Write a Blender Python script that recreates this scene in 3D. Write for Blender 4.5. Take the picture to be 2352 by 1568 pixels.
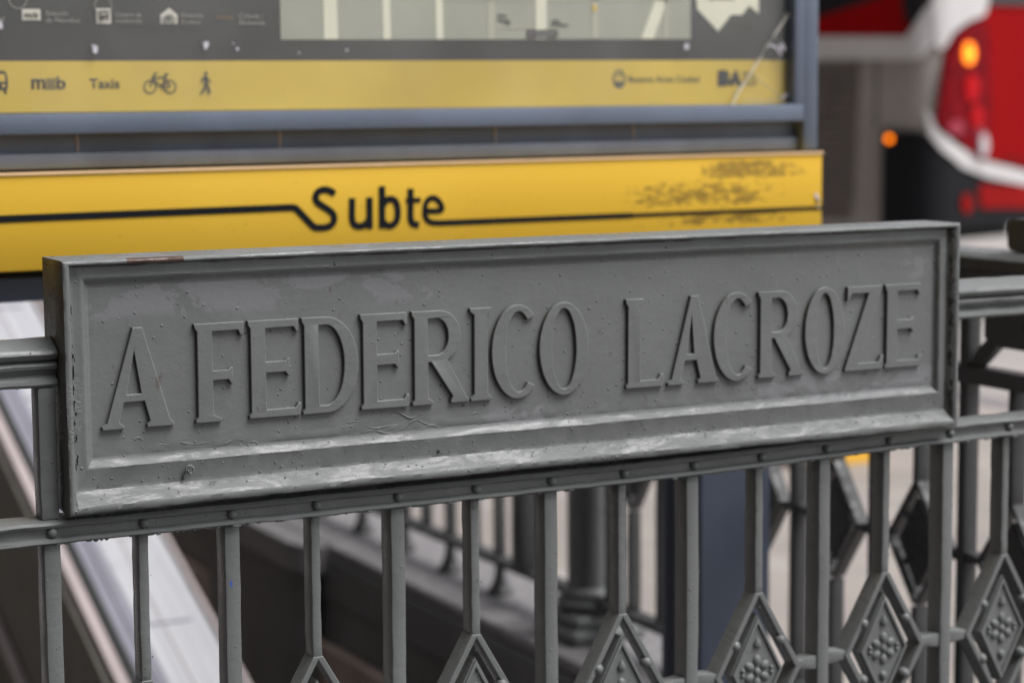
import bpy, bmesh, math, random
from mathutils import Vector, Matrix, noise, geometry
random.seed(7)
for o in list(bpy.data.objects): bpy.data.objects.remove(o)
scn = bpy.context.scene
COL = scn.collection
R = math.radians

# ------------------------------------------------------------------ camera
CAM = Vector((-0.63839, -2.35853, 1.30))
cd = bpy.data.cameras.new('camera'); cam = bpy.data.objects.new('camera', cd); COL.objects.link(cam)
RW = Matrix(((0.88661309, 0.05982505, -0.45862641),
             (-0.46244421, 0.09770557, -0.88124853),
             (-0.00791038, 0.99341562, 0.11429279)))
cam.matrix_world = Matrix.Translation(CAM) @ RW.to_4x4()
cd.sensor_width = 36; cd.lens = 36 * 4730 / 2352
cd.clip_start = 0.05; cd.clip_end = 3000
cd.dof.use_dof = True
cd.dof.focus_distance = 2.50
cd.dof.aperture_fstop = 3.3
scn.camera = cam

# ------------------------------------------------------------------ world, sun, exposure
SUN_EL, SUN_AZ = R(60), R(138)          # azimuth measured from +Y (away) towards +X
w = bpy.data.worlds.new('World'); scn.world = w; w.use_nodes = True
nt = w.node_tree; bg = nt.nodes['Background']
sky = nt.nodes.new('ShaderNodeTexSky'); sky.sky_type = 'NISHITA'; sky.sun_disc = False
sky.sun_elevation = SUN_EL; sky.sun_rotation = SUN_AZ
sky.air_density = 1.0; sky.dust_density = 1.0; sky.ozone_density = 1.2
hs = nt.nodes.new('ShaderNodeHueSaturation'); hs.inputs['Saturation'].default_value = 0.16
nt.links.new(sky.outputs[0], hs.inputs['Color']); nt.links.new(hs.outputs[0], bg.inputs['Color'])
bg.inputs['Strength'].default_value = 0.075
sl = bpy.data.lights.new('sun', 'SUN'); sl.energy = 2.0; sl.angle = R(40); sl.color = (1, .985, .965)
sun = bpy.data.objects.new('sun', sl); COL.objects.link(sun)
sd = Vector((math.sin(SUN_AZ) * math.cos(SUN_EL), math.cos(SUN_AZ) * math.cos(SUN_EL), math.sin(SUN_EL)))
sun.rotation_euler = sd.to_track_quat('Z', 'Y').to_euler()
scn.view_settings.view_transform = 'Standard'; scn.view_settings.look = 'None'
scn.view_settings.exposure = 1.08; scn.view_settings.gamma = 1
scn.view_settings.use_curve_mapping = False

# ------------------------------------------------------------------ materials
class NT:
    def __init__(s, name):
        s.m = bpy.data.materials.new(name); s.m.use_nodes = True; s.t = s.m.node_tree
        s.b = s.t.nodes['Principled BSDF']; s.out = s.t.nodes['Material Output']
        s.g = s.t.nodes.new('ShaderNodeNewGeometry'); s.pos = s.g.outputs['Position']
    def L(s, a, b): s.t.links.new(a, b)
    def put(s, v, sock):
        if isinstance(v, bpy.types.NodeSocket): s.L(v, sock)
        elif isinstance(v, (tuple, list)):
            sock.default_value = tuple(v) + ((1,) if len(v) == 3 and len(sock.default_value) == 4 else ())
        else: sock.default_value = v
    def scale(s, v, k):
        n = s.t.nodes.new('ShaderNodeVectorMath'); n.operation = 'MULTIPLY'; s.put(v, n.inputs[0]); n.inputs[1].default_value = k
        return n.outputs[0]
    def noise(s, sc, det=3, rough=.55, vec=None, dist=0):
        n = s.t.nodes.new('ShaderNodeTexNoise'); s.put(vec or s.pos, n.inputs['Vector'])
        n.inputs['Scale'].default_value = sc; n.inputs['Detail'].default_value = det
        n.inputs['Roughness'].default_value = rough; n.inputs['Distortion'].default_value = dist
        return n.outputs[0]
    def voro(s, sc, feature='F1', out='Distance', vec=None, rnd=1):
        n = s.t.nodes.new('ShaderNodeTexVoronoi'); n.feature = feature; s.put(vec or s.pos, n.inputs['Vector'])
        n.inputs['Scale'].default_value = sc; n.inputs['Randomness'].default_value = rnd
        return n.outputs[out]
    def ramp(s, v, a, b, lo=0., hi=1., mode='SMOOTHSTEP'):
        n = s.t.nodes.new('ShaderNodeMapRange'); n.interpolation_type = mode
        s.put(v, n.inputs[0]); n.inputs[1].default_value = a; n.inputs[2].default_value = b
        n.inputs[3].default_value = lo; n.inputs[4].default_value = hi; return n.outputs[0]
    def math(s, op, a, b=0., c=None):
        n = s.t.nodes.new('ShaderNodeMath'); n.operation = op; s.put(a, n.inputs[0]); s.put(b, n.inputs[1])
        if c is not None: s.put(c, n.inputs[2])
        return n.outputs[0]
    def mix(s, f, a, b):
        n = s.t.nodes.new('ShaderNodeMix'); n.data_type = 'RGBA'
        s.put(f, n.inputs[0]); s.put(a, n.inputs[6]); s.put(b, n.inputs[7]); return n.outputs[2]
    def sep(s, v=None):
        n = s.t.nodes.new('ShaderNodeSeparateXYZ'); s.put(v or s.pos, n.inputs[0]); return n.outputs
    def bump(s, h, dist, strength=1., prev=None):
        n = s.t.nodes.new('ShaderNodeBump'); s.put(h, n.inputs['Height']); n.inputs['Distance'].default_value = dist
        n.inputs['Strength'].default_value = strength
        if prev is not None: s.L(prev, n.inputs['Normal'])
        return n.outputs[0]
    def set(s, col=None, rough=None, normal=None, **k):
        if col is not None: s.put(col, s.b.inputs['Base Color'])
        if rough is not None: s.put(rough, s.b.inputs['Roughness'])
        if normal is not None: s.L(normal, s.b.inputs['Normal'])
        for a, v in k.items(): s.put(v, s.b.inputs[a.replace('_', ' ')])
        return s.m

def simple(name, col, rough=.5, var=.12, nsc=8., bump=0., bsc=60., **k):
    n = NT(name)
    f = n.noise(nsc, 4)
    dark = tuple(c * (1 - var) for c in col); lite = tuple(min(1, c * (1 + var)) for c in col)
    c = n.mix(n.ramp(f, .3, .7), dark, lite)
    nm = n.bump(n.noise(bsc, 3), bump) if bump else None
    return n.set(c, rough, nm, **k)

def railing_paint(name, plaque=False, wrinkle=1., base=(.155, .161, .161)):
    n = NT(name)
    col = n.mix(n.ramp(n.noise(5, 5, .6), .35, .7), tuple(c * .93 for c in base), tuple(c * 1.06 for c in base))
    x, y, z = n.sep()[0], n.sep()[1], n.sep()[2]
    # thick brushed lumps in the many coats of paint
    lump = n.noise(55, 4, .6)
    fine = n.noise(260, 3, .6)
    drip = n.noise(1, 4, .65, vec=n.scale(n.pos, (34, 34, 120)))
    v = n.voro(95); cellr = n.voro(95, out='Color')
    sr = n.t.nodes.new('ShaderNodeSeparateColor'); n.L(cellr, sr.inputs[0])
    pick = n.math('GREATER_THAN', sr.outputs[0], .72)
    size = n.math('MULTIPLY_ADD', sr.outputs[1], .17, .06)
    pim = n.math('MULTIPLY', n.ramp(n.math('DIVIDE', v, size), 1.0, .25), pick)
    h = n.math('MULTIPLY_ADD', lump, .5, n.math('MULTIPLY', fine, .14))
    h = n.math('ADD', h, n.math('MULTIPLY', drip, .18 * wrinkle))
    nm = n.bump(h, (.0012 if plaque else .0019) * wrinkle, .85)
    if plaque:
        # wrinkled skin of paint, strongest low down and along the edges
        wn = n.noise(1, 5, .68, vec=n.scale(n.pos, (26, 26, 70)), dist=1.2)
        ridge = n.math('SUBTRACT', 1, n.math('ABSOLUTE', n.math('MULTIPLY_ADD', wn, 2, -1)))
        ridge = n.ramp(ridge, .90, 1.0)
        ridge = n.math('MULTIPLY', ridge, n.ramp(n.noise(9, 3, .5), .48, .62))
        mask = n.math('MULTIPLY', n.ramp(x, .028, .010), n.ramp(z, 1.02, .98))
        mask = n.math('MAXIMUM', mask, n.ramp(x, 1.275, 1.31))
        nm = n.bump(n.math('MULTIPLY', ridge, mask), .0011, .7, nm)
        nm = n.bump(pim, .0016, .85, nm)
        # crackled, brush-dragged paint on the two sloping ledges
        led = n.math('MULTIPLY', n.ramp(n.sep(n.g.outputs['True Normal'])[2], .18, .40), n.ramp(y, .05, .03))
        cr = n.noise(1, 5, .62, vec=n.scale(n.pos, (42, 42, 120)), dist=1.0)
        nm = n.bump(n.math('MULTIPLY', cr, led), .0011, .9, nm)
        # older lilac-grey coat showing in flat patches with ragged outline
        pn = n.noise(1, 6, .62, vec=n.scale(n.pos, (11, 11, 20)), dist=.6)
        top = n.math('MULTIPLY', n.ramp(z, 1.035, 1.07), n.ramp(x, .62, .50))
        low = n.math('MULTIPLY', n.ramp(z, .915, .895), n.ramp(n.math('ABSOLUTE', n.math('SUBTRACT', x, .62)), .10, .03))
        rt = n.math('MULTIPLY', n.ramp(z, .935, .90), n.ramp(x, .93, 1.0))
        rt2 = n.math('MULTIPLY', n.ramp(z, 1.02, 1.06), n.ramp(x, 1.21, 1.27))
        reg = n.math('MAXIMUM', n.math('MAXIMUM', top, low), n.math('MAXIMUM', rt, rt2))
        patch = n.math('MULTIPLY', n.ramp(pn, .50, .512), n.ramp(reg, .2, .8))
        patch = n.math('MULTIPLY', patch, n.ramp(y, .012, .017))
        col = n.mix(n.math('MULTIPLY', patch, .75), col, (.205, .206, .220))
        # left end face: brown weathering
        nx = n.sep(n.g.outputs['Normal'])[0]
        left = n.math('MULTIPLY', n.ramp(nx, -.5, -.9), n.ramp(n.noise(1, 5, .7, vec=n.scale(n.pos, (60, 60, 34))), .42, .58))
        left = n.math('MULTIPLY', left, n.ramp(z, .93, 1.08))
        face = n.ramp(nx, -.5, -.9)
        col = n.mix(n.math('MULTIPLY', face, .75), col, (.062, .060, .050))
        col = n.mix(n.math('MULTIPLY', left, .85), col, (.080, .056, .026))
        # bare rusty chip on the top edge, and a few small ones
        chn = n.noise(120, 4, .7)
        cx = n.ramp(n.math('ABSOLUTE', n.math('SUBTRACT', x, .113)), .040, .030)
        cz = n.math('MULTIPLY', n.ramp(z, 1.1165, 1.118), n.ramp(y, .010, .006))
        chip = n.math('MULTIPLY', n.ramp(n.math('MULTIPLY', n.math('MULTIPLY', cx, cz), n.math('MULTIPLY_ADD', chn, .8, .5)), .42, .5), 1)
        sm = n.math('MULTIPLY', n.ramp(n.noise(30, 5, .75), .735, .75), n.ramp(z, 1.06, 1.1))
        col = n.mix(n.math('MAXIMUM', chip, sm), col, (.085, .045, .036))
        # broken dark line along the inside of the top rim
        g1 = n.math('MULTIPLY', n.ramp(z, 1.1125, 1.1145), n.ramp(z, 1.1175, 1.1165))
        g1 = n.math('MULTIPLY', g1, n.ramp(y, .002, .004))
        g1 = n.math('MULTIPLY', g1, n.ramp(n.noise(22, 4), .35, .55))
        col = n.mix(n.math('MULTIPLY', g1, .92), col, (.035, .028, .022))
        g2 = n.math('MULTIPLY', n.math('MAXIMUM', n.ramp(n.math('ABSOLUTE', n.math('SUBTRACT', x, .0100)), .0022, .0008), n.ramp(n.math('ABSOLUTE', n.math('SUBTRACT', x, 1.3170)), .0040, .0015)), n.ramp(n.noise(1, 4, .7, vec=n.scale(n.pos, (90, 10, 40))), .5, .56))  # dark crack line at left; shade painted on the right inner slope
        col = n.mix(n.math('MULTIPLY', g2, .9), col, (.02, .018, .016))
    else:
        nm = n.bump(pim, .0009, .7, nm)
        sm = n.ramp(n.noise(34, 5, .75), .745, .76)
        col = n.mix(n.math('MULTIPLY', sm, .7), col, (.08, .06, .045))
    ro = n.ramp(n.noise(14, 4), .3, .7, .24, .42)
    up = n.ramp(n.sep(n.g.outputs['Normal'])[2], .15, .45)
    worn = n.ramp(n.noise(1, 6, .68, vec=n.scale(n.pos, (13, 13, 60)), dist=.9), .40, .58, .27, .60)
    rm = n.t.nodes.new('ShaderNodeMix'); n.L(up, rm.inputs[0]); n.L(ro, rm.inputs[2]); n.L(worn, rm.inputs[3])
    # dirt and rust caught in a few joints
    dr = n.math('MULTIPLY', n.ramp(n.noise(1, 6, .75, vec=n.scale(n.pos, (40, 40, 26))), .64, .70), .5)
    col = n.mix(dr, col, (.085, .060, .045))
    return n.set(col, rm.outputs[0], nm, Specular_IOR_Level=.38)

M = {}
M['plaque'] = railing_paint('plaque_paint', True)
M['rail'] = railing_paint('railing_paint')
M['rail_shaded'] = railing_paint('railing_paint_shaded', base=(.055, .056, .058))  # same railing paint, darkened to put the stairwell shade into the colour
M['steelblue'] = simple('blue_grey_enamel', (.125, .150, .205), .42, .10, 5, .0004, 90)
M['steelblue2'] = simple('worn_grey_enamel', (.118, .135, .178), .48, .16, 9, .0004, 60)
M['postblue'] = simple('dark_blue_post_paint', (.060, .074, .108), .42, .1, 4)
M['black_print'] = simple('black_vinyl', (.007, .009, .012), .6, .05, Specular_IOR_Level=.15)
M['dark_print'] = simple('charcoal_print', (.038, .036, .034), .5, .14, 3)
M['faded_print'] = simple('faded_ink', (.11, .105, .075), .5, .05)
M['cream'] = simple('cream_print', (.85, .83, .66), .5, .04)
M['map_block'] = simple('map_block_print', (.42, .42, .34), .5, .05)
M['map_street2'] = simple('map_minor_street', (.52, .51, .40), .5, .04)
M['white_print'] = simple('white_print', (.80, .76, .66), .5, .05)
M['text_print'] = simple('thin_white_print', (.38, .36, .33), .5, .05)
M['orange_print'] = simple('orange_print', (.30, .14, .03), .5, .05)
M['chip_white'] = simple('chipped_glass_white', (.70, .66, .74), .3, .1)
M['stone'] = simple('granite_kerb', (.20, .19, .197), .55, .16, 30, .0008, 120)
M['charcoal'] = simple('charcoal_cladding', (.125, .125, .13), .55, .12, 5)
M['wallbrown'] = simple('brown_wall_tile', (.40, .31, .275), .5, .12, 6)
M['steps'] = simple('dark_step_metal', (.15, .138, .125), .45, .15, 12)
n = NT('brushed_pale_cladding')
c = n.mix(n.ramp(n.noise(1, 5, .6, vec=n.scale(n.pos, (60, 1.2, 1.2))), .3, .7), (.40, .40, .43), (.53, .53, .55))
c = n.mix(n.math('MULTIPLY', n.ramp(n.noise(5, 5, .7), .58, .70), .35), c, (.30, .27, .25))
M['white_steel'] = n.set(c, .30, Metallic=.15)
M['lilac_steel'] = simple('lilac_grey_trim', (.215, .21, .25), .35, .06, 4)
M['pink_trim'] = simple('pale_pink_trim', (.38, .32, .32), .35, .06, 4)
M['rubber'] = simple('black_rubber', (.012, .013, .012), .5, .05)
M['bus_red'] = simple('red_bus_paint', (.27, .003, .004), .7, .06, 2, Specular_IOR_Level=.05)
M['bus_grey'] = simple('warm_grey_bus_paint', (.30, .272, .252), .5, .08, 2)
M['bus_white'] = simple('white_bus_paint', (.58, .56, .56), .4, .05, 2)
M['bus_black'] = simple('black_bumper', (.008, .008, .010), .6, .08, 3, Specular_IOR_Level=.15)
M['louver'] = simple('dark_louvre', (.12, .098, .092), .6, .1)
M['glass_dark'] = simple('dark_bus_glass', (.020, .016, .018), .12, .05)
M['lens_red'] = simple('red_lamp_lens', (.17, .002, .006), .6, .35, 14, Specular_IOR_Level=.08)
M['lens_bright'] = simple('bright_red_lamp', (.50, .004, .008), .5, .2, 14, Specular_IOR_Level=.1)
M['lens_pink'] = simple('pink_red_lamp', (.30, .015, .04), .3, .2, 14)
M['reflector'] = simple('red_reflector', (.26, .004, .004), .6, .08, Specular_IOR_Level=.08)
M['clear_lens'] = simple('clear_lamp_lens', (.55, .5, .52), .15, .1)
def lit(name, col, e):
    n = NT(name); return n.set(col, .3, Emission_Color=tuple(col), Emission_Strength=e)
M['lamp_orange'] = lit('lit_orange_indicator', (1.0, .21, .004), 1.05)
M['marker_orange'] = lit('lit_orange_marker', (1.0, .20, .005), 1.4)
M['lamp_core'] = lit('lit_lamp_core', (1.0, .34, .02), 1.7)
M['hatch'] = simple('brown_grey_hatch', (.11, .09, .085), .5, .1)
M['hubcap'] = simple('wheel_metal', (.3, .3, .3), .4)
M['yellow_kerb'] = simple('yellow_road_paint', (.78, .43, .04), .6, .15, 10)
M['blocker_facade'] = simple('light_blocking_facade', (.055, .05, .045), .8, .15, .7)  # kept dark so the added building bounces little light
M['blocker_facade2'] = simple('pale_facade', (.30, .28, .25), .8, .15, .7)
M['window'] = simple('dark_window_glass', (.02, .025, .03), .15, .3)
M['blue_chip'] = simple('blue_paint_chip', (.03, .10, .42), .4)

n = NT('pavement_surface')                                   # pinkish paving, blotched and stained
c = n.mix(n.ramp(n.noise(1.1, 5, .6), .35, .65), (.255, .225, .207), (.33, .29, .268))
c = n.mix(n.math('MULTIPLY', n.ramp(n.noise(.6, 4, .7, dist=.5), .56, .66), .45), c, (.21, .205, .195))
c = n.mix(n.math('MULTIPLY', n.ramp(n.noise(2.7, 5, .7), .60, .68), .5), c, (.40, .385, .36))
M['pavement'] = n.set(c, .75, n.bump(n.noise(160, 3), .001))
M['near_pavement'] = simple('low_bounce_paving', (.045, .044, .042), .7, .2, 6, .001, 120)  # unseen near paving, darkened to cut bounce onto left-facing sides
n = NT('asphalt_surface')
c = n.mix(n.ramp(n.noise(1.4, 5, .7), .3, .7), (.075, .072, .071), (.12, .115, .112))
M['asphalt'] = n.set(c, .8, n.bump(n.noise(220, 3), .002))

n = NT('subte_yellow')                                       # yellow enamel with scuffs at the right end
x, y, z = n.sep()
c = n.mix(n.ramp(n.noise(1.3, 3), .3, .7), (.71, .425, .036), (.77, .475, .048))
sn = n.noise(1, 6, .72, vec=n.scale(n.pos, (38, 38, 105)), dist=.9)
reg1 = n.math('MULTIPLY', n.ramp(n.math('ABSOLUTE', n.math('SUBTRACT', x, 1.505)), .16, .05), n.ramp(n.math('ABSOLUTE', n.math('SUBTRACT', z, 1.178)), .024, .008))
reg2 = n.math('MULTIPLY', n.ramp(n.math('ABSOLUTE', n.math('SUBTRACT', x, 1.40)), .23, .08), n.ramp(n.math('ABSOLUTE', n.math('SUBTRACT', z, 1.135)), .035, .01))
reg3 = n.math('MULTIPLY', n.ramp(n.math('ABSOLUTE', n.math('SUBTRACT', x, 1.45)), .22, .06), n.ramp(n.math('ABSOLUTE', n.math('SUBTRACT', z, 1.090)), .016, .005))
reg = n.math('MAXIMUM', reg1, n.math('MAXIMUM', n.math('MULTIPLY', reg2, .72), n.math('MULTIPLY', reg3, .8)))
scuff = n.ramp(n.math('ADD', n.math('MULTIPLY', reg, .27), sn), .62, .76)
c = n.mix(n.math('MULTIPLY', scuff, .68), c, (.10, .062, .022))
M['yellow'] = n.set(c, .5, Specular_IOR_Level=.2)
M['lit_edge'] = simple('painted_edge_highlight', (.90, .60, .33), .3, .05)  # pale tone of the painted highlight along the box top
n = NT('poster_yellow')
c = n.mix(n.ramp(n.noise(3.2, 3, .5), .3, .7), (.63, .44, .055), (.78, .56, .085))
M['poster_yellow'] = n.set(c, .5)

n = NT('poster_glass')                                       # dusty protective pane, streaks of dirt
t = n.t
tr = t.nodes.new('ShaderNodeBsdfTransparent'); gl = t.nodes.new('ShaderNodeBsdfGlossy'); df = t.nodes.new('ShaderNodeBsdfDiffuse')
gl.inputs['Roughness'].default_value = .06; df.inputs['Color'].default_value = (.75, .74, .72, 1)
dt = t.nodes.new('ShaderNodeVectorMath'); dt.operation = 'DOT_PRODUCT'
n.L(n.g.outputs['Normal'], dt.inputs[0]); n.L(n.g.outputs['Incoming'], dt.inputs[1])
frv = n.math('MULTIPLY_ADD', n.math('POWER', n.math('SUBTRACT', 1, n.math('ABSOLUTE', dt.outputs['Value'])), 5), .96, .03)
m1 = t.nodes.new('ShaderNodeMixShader'); m2 = t.nodes.new('ShaderNodeMixShader')
dust = n.ramp(n.noise(3.5, 4, .6, dist=.6), .35, .75, .008, .045)
n.L(dust, m1.inputs[0]); n.L(tr.outputs[0], m1.inputs[1]); n.L(df.outputs[0], m1.inputs[2])
n.L(frv, m2.inputs[0]); n.L(m1.outputs[0], m2.inputs[1]); n.L(gl.outputs[0], m2.inputs[2])
n.L(m2.outputs[0], n.out.inputs['Surface'])
M['glass'] = n.m

# ------------------------------------------------------------------ object helpers
def tag(o, label=None, cat=None, group=None, kind=None):
    if label: o['label'] = label
    if cat: o['category'] = cat
    if group: o['group'] = group
    if kind: o['kind'] = kind
    return o
def thing(name, label, cat, loc=(0, 0, 0), group=None):
    o = bpy.data.objects.new(name, None); COL.objects.link(o); o.location = loc; o.empty_display_size = .1
    return tag(o, label, cat, group)
def wloc(o):
    v = Vector(o.location)
    while o.parent: o = o.parent; v = v + Vector(o.location)
    return v
def obj(name, bm, mat, parent=None, smooth=False, at=None, label=None):
    """bm holds world coordinates; 'at' = origin of the part."""
    me = bpy.data.meshes.new(name)
    at = Vector(at) if at else (wloc(parent) if parent else Vector((0, 0, 0)))
    bmesh.ops.translate(bm, verts=bm.verts, vec=-at)
    bmesh.ops.recalc_face_normals(bm, faces=bm.faces)
    bm.to_mesh(me); bm.free()
    me.materials.append(M[mat] if isinstance(mat, str) else mat)
    if smooth:
        for p in me.polygons: p.use_smooth = True
        if smooth == 'auto':
            me.set_sharp_from_angle(angle=R(38))
    o = bpy.data.objects.new(name, me); COL.objects.link(o)
    if parent: o.parent = parent; o.location = at - wloc(parent)
    else: o.location = at
    if label: o['label'] = label
    return o
def clone(o, parent, off=(0, 0, 0)):
    c = o.copy(); COL.objects.link(c); c.parent = parent; c.location = Vector(o.location) + Vector(off)
    for ch in o.children: clone(ch, c)
    return c
def box(bm, x0, x1, y0, y1, z0, z1, bev=0, seg=2):
    r = bmesh.ops.create_cube(bm, size=1)
    vs = r['verts']
    for v in vs:
        v.co = Vector(((x0 + x1) / 2 + v.co.x * (x1 - x0), (y0 + y1) / 2 + v.co.y * (y1 - y0), (z0 + z1) / 2 + v.co.z * (z1 - z0)))
    if bev:
        es = list({e for v in vs for e in v.link_edges})
        bmesh.ops.bevel(bm, geom=es, offset=bev, segments=seg, affect='EDGES', profile=.5)
    return bm
def B(*a, **k): return box(bmesh.new(), *a, **k)
def prism(bm, poly, axis, a0, a1):
    """poly of 2D points; axis 'y': (x,z) extruded from y=a0..a1; axis 'x': (y,z) along x."""
    def P(p, a): return (p[0], a, p[1]) if axis == 'y' else ((a, p[0], p[1]) if axis == 'x' else (p[0], p[1], a))
    v0 = [bm.verts.new(P(p, a0)) for p in poly]; v1 = [bm.verts.new(P(p, a1)) for p in poly]
    n = len(poly)
    for i in range(n): bm.faces.new((v0[i], v0[(i + 1) % n], v1[(i + 1) % n], v1[i]))
    tri = geometry.tessellate_polygon([[Vector((p[0], p[1], 0)) for p in poly]])
    for t in tri:
        bm.faces.new([v0[i] for i in t]); bm.faces.new([v1[i] for i in reversed(t)])
    return bm
def prof_sweep(bm, prof, pts_fn, ts):
    """sweep closed profile; pts_fn(t, p) -> world point"""
    rings = [[bm.verts.new(pts_fn(t, p)) for p in prof] for t in ts]
    n = len(prof)
    for a, b in zip(rings, rings[1:]):
        for i in range(n): bm.faces.new((a[i], a[(i + 1) % n], b[(i + 1) % n], b[i]))
    bm.faces.new(rings[0]); bm.faces.new(list(reversed(rings[-1])))
    return bm
def lathe(bm, prof, cx, cy, seg=24):
    rings = []
    for r, z in prof:
        rings.append([bm.verts.new((cx + r * math.cos(2 * math.pi * i / seg), cy + r * math.sin(2 * math.pi * i / seg), z)) for i in range(seg)])
    for a, b in zip(rings, rings[1:]):
        for i in range(seg): bm.faces.new((a[i], a[(i + 1) % seg], b[(i + 1) % seg], b[i]))
    bm.faces.new(rings[0]); bm.faces.new(list(reversed(rings[-1])))
    return bm
def blob(bm, c, rx, ry, rz, seg=12, rings=8):
    r = bmesh.ops.create_uvsphere(bm, u_segments=seg, v_segments=rings, radius=1)
    for v in r['verts']: v.co = Vector((c[0] + v.co.x * rx, c[1] + v.co.y * ry, c[2] + v.co.z * rz))
    return bm
def stroke(bm, pts, wd, y0, y1, closed=False, round_ends=True):
    """flat ribbon with rounded joints in the x-z plane between y0 (front) and y1 (back)"""
    P = [Vector(p) for p in pts]
    if not closed:
        pass
    outl, outr = [], []
    n = len(P)
    for i in range(n):
        a = P[i - 1] if (i > 0 or closed) else None
        b = P[(i + 1) % n] if (i < n - 1 or closed) else None
        d1 = (P[i] - a).normalized() if a is not None else None
        d2 = (b - P[i]).normalized() if b is not None else None
        d = d1 if d2 is None else (d2 if d1 is None else (d1 + d2).normalized())
        nn = Vector((-d.y, d.x)); k = 1.0
        if d1 is not None and d2 is not None:
            k = 1 / max(.5, nn.dot(Vector((-d2.y, d2.x))))
        outl.append(P[i] + nn * wd / 2 * k); outr.append(P[i] - nn * wd / 2 * k)
    rows = []
    for l, r_ in zip(outl, outr):
        rows.append([bm.verts.new((l.x, y0, l.y)), bm.verts.new((r_.x, y0, r_.y)), bm.verts.new((r_.x, y1, r_.y)), bm.verts.new((l.x, y1, l.y))])
    m = len(rows)
    for i in range(m if closed else m - 1):
        a, b = rows[i], rows[(i + 1) % m]
        for j in range(4): bm.faces.new((a[j], a[(j + 1) % 4], b[(j + 1) % 4], b[j]))
    if not closed:
        bm.faces.new(rows[0]); bm.faces.new(list(reversed(rows[-1])))
    return bm
def curve_shape(loops, depth, bev=0, res=2):
    """filled 2D outline with holes, extruded: returns bmesh in local (x, y=z-up) turned so that front faces -Y"""
    cu = bpy.data.curves.new('outline', 'CURVE'); cu.dimensions = '2D'; cu.fill_mode = 'BOTH'
    cu.extrude = max(depth / 2 - bev, 1e-5); cu.bevel_depth = bev; cu.bevel_resolution = res; cu.offset = -bev
    for lp in loops:
        sp = cu.splines.new('POLY'); sp.points.add(len(lp) - 1); sp.use_cyclic_u = True
        for q, p in zip(sp.points, lp): q.co = (p[0], p[1], 0, 1)
    o = bpy.data.objects.new('tmp', cu); COL.objects.link(o); bpy.context.view_layer.update()
    me = bpy.data.meshes.new_from_object(o, depsgraph=bpy.context.evaluated_depsgraph_get())
    bm = bmesh.new(); bm.from_mesh(me)
    bpy.data.objects.remove(o); bpy.data.meshes.remove(me); bpy.data.curves.remove(cu)
    bmesh.ops.rotate(bm, cent=(0, 0, 0), matrix=Matrix.Rotation(R(90), 3, 'X'), verts=bm.verts)
    return bm
def text_bm(body, x0, x1, z0, h, y, depth=.0006, bold=0., shear=0.):
    """built-in font lettering fitted to x0..x1, capital height about h"""
    cu = bpy.data.curves.new('txt', 'FONT'); cu.body = body; cu.size = 1; cu.extrude = 0; cu.offset = bold; cu.shear = shear
    o = bpy.data.objects.new('tmp', cu); COL.objects.link(o); bpy.context.view_layer.update()
    me = bpy.data.meshes.new_from_object(o, depsgraph=bpy.context.evaluated_depsgraph_get())
    bm = bmesh.new(); bm.from_mesh(me)
    bpy.data.objects.remove(o); bpy.data.meshes.remove(me); bpy.data.curves.remove(cu)
    xs = [v.co.x for v in bm.verts]; a, b = min(xs), max(xs)
    top = max(v.co.y for v in bm.verts)
    for v in bm.verts:
        v.co = Vector((x0 + (v.co.x - a) / (b - a) * (x1 - x0), y, z0 + v.co.y / top * h))
    r = bmesh.ops.extrude_face_region(bm, geom=bm.faces[:])
    bmesh.ops.translate(bm, verts=[g for g in r['geom'] if isinstance(g, bmesh.types.BMVert)], vec=(0, -depth, 0))
    return bm
def rot_copy_y(bm, cx, cz, ang):
    bmesh.ops.rotate(bm, cent=(cx, 0, cz), matrix=Matrix.Rotation(ang, 3, 'Y'), verts=bm.verts)

# ------------------------------------------------------------------ ground with stairwell opening, road
WX0, WX1, WY0, WY1 = -1.55, 1.60, 0.12, 6.2
def sheet(name, rects, z, mat):
    bm = bmesh.new()
    for x0, x1, y0, y1 in rects:
        vs = [bm.verts.new((x, y, z)) for x, y in ((x0, y0), (x1, y0), (x1, y1), (x0, y1))]; bm.faces.new(vs)
    bmesh.ops.remove_doubles(bm, verts=bm.verts, dist=1e-5)
    return tag(obj(name, bm, mat), kind='structure')
sheet('pavement', [(WX1, 5.2, WY0, WY1), (WX0, WX1, WY1, 60), (WX1, 5.2, WY1, 60), (1.9, 5.2, -9, WY0)], 0, 'pavement')
sheet('near_pavement', [(-12, WX0, -9, WY0), (WX0, 1.9, -9, WY0), (-12, WX0, WY0, WY1), (-12, WX0, WY1, 60)], 0, 'near_pavement')
bm = bmesh.new(); box(bm, 5.2, 5.38, -9, 60, -.14, .004, .01)
tag(obj('pavement_kerb', bm, 'stone'), kind='structure')
n = NT('concrete_road')
c = n.mix(n.ramp(n.noise(.7, 5, .65), .3, .7), (.27, .245, .235), (.36, .33, .315))
M['road'] = n.set(c, .8, n.bump(n.noise(120, 3), .002))
sheet('road', [(5.3, 26, -60, 160)], -.13, 'road')
sheet('ground', [(-900, 900, -900, 1200)], -3.6, 'asphalt')
sheet('far_pavement', [(26, 60, -60, 160), (-60, 5.2, 60, 160), (-60, -12, -60, 60), (-12, 5.2, -60, -9)], -.02, 'pavement')

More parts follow.
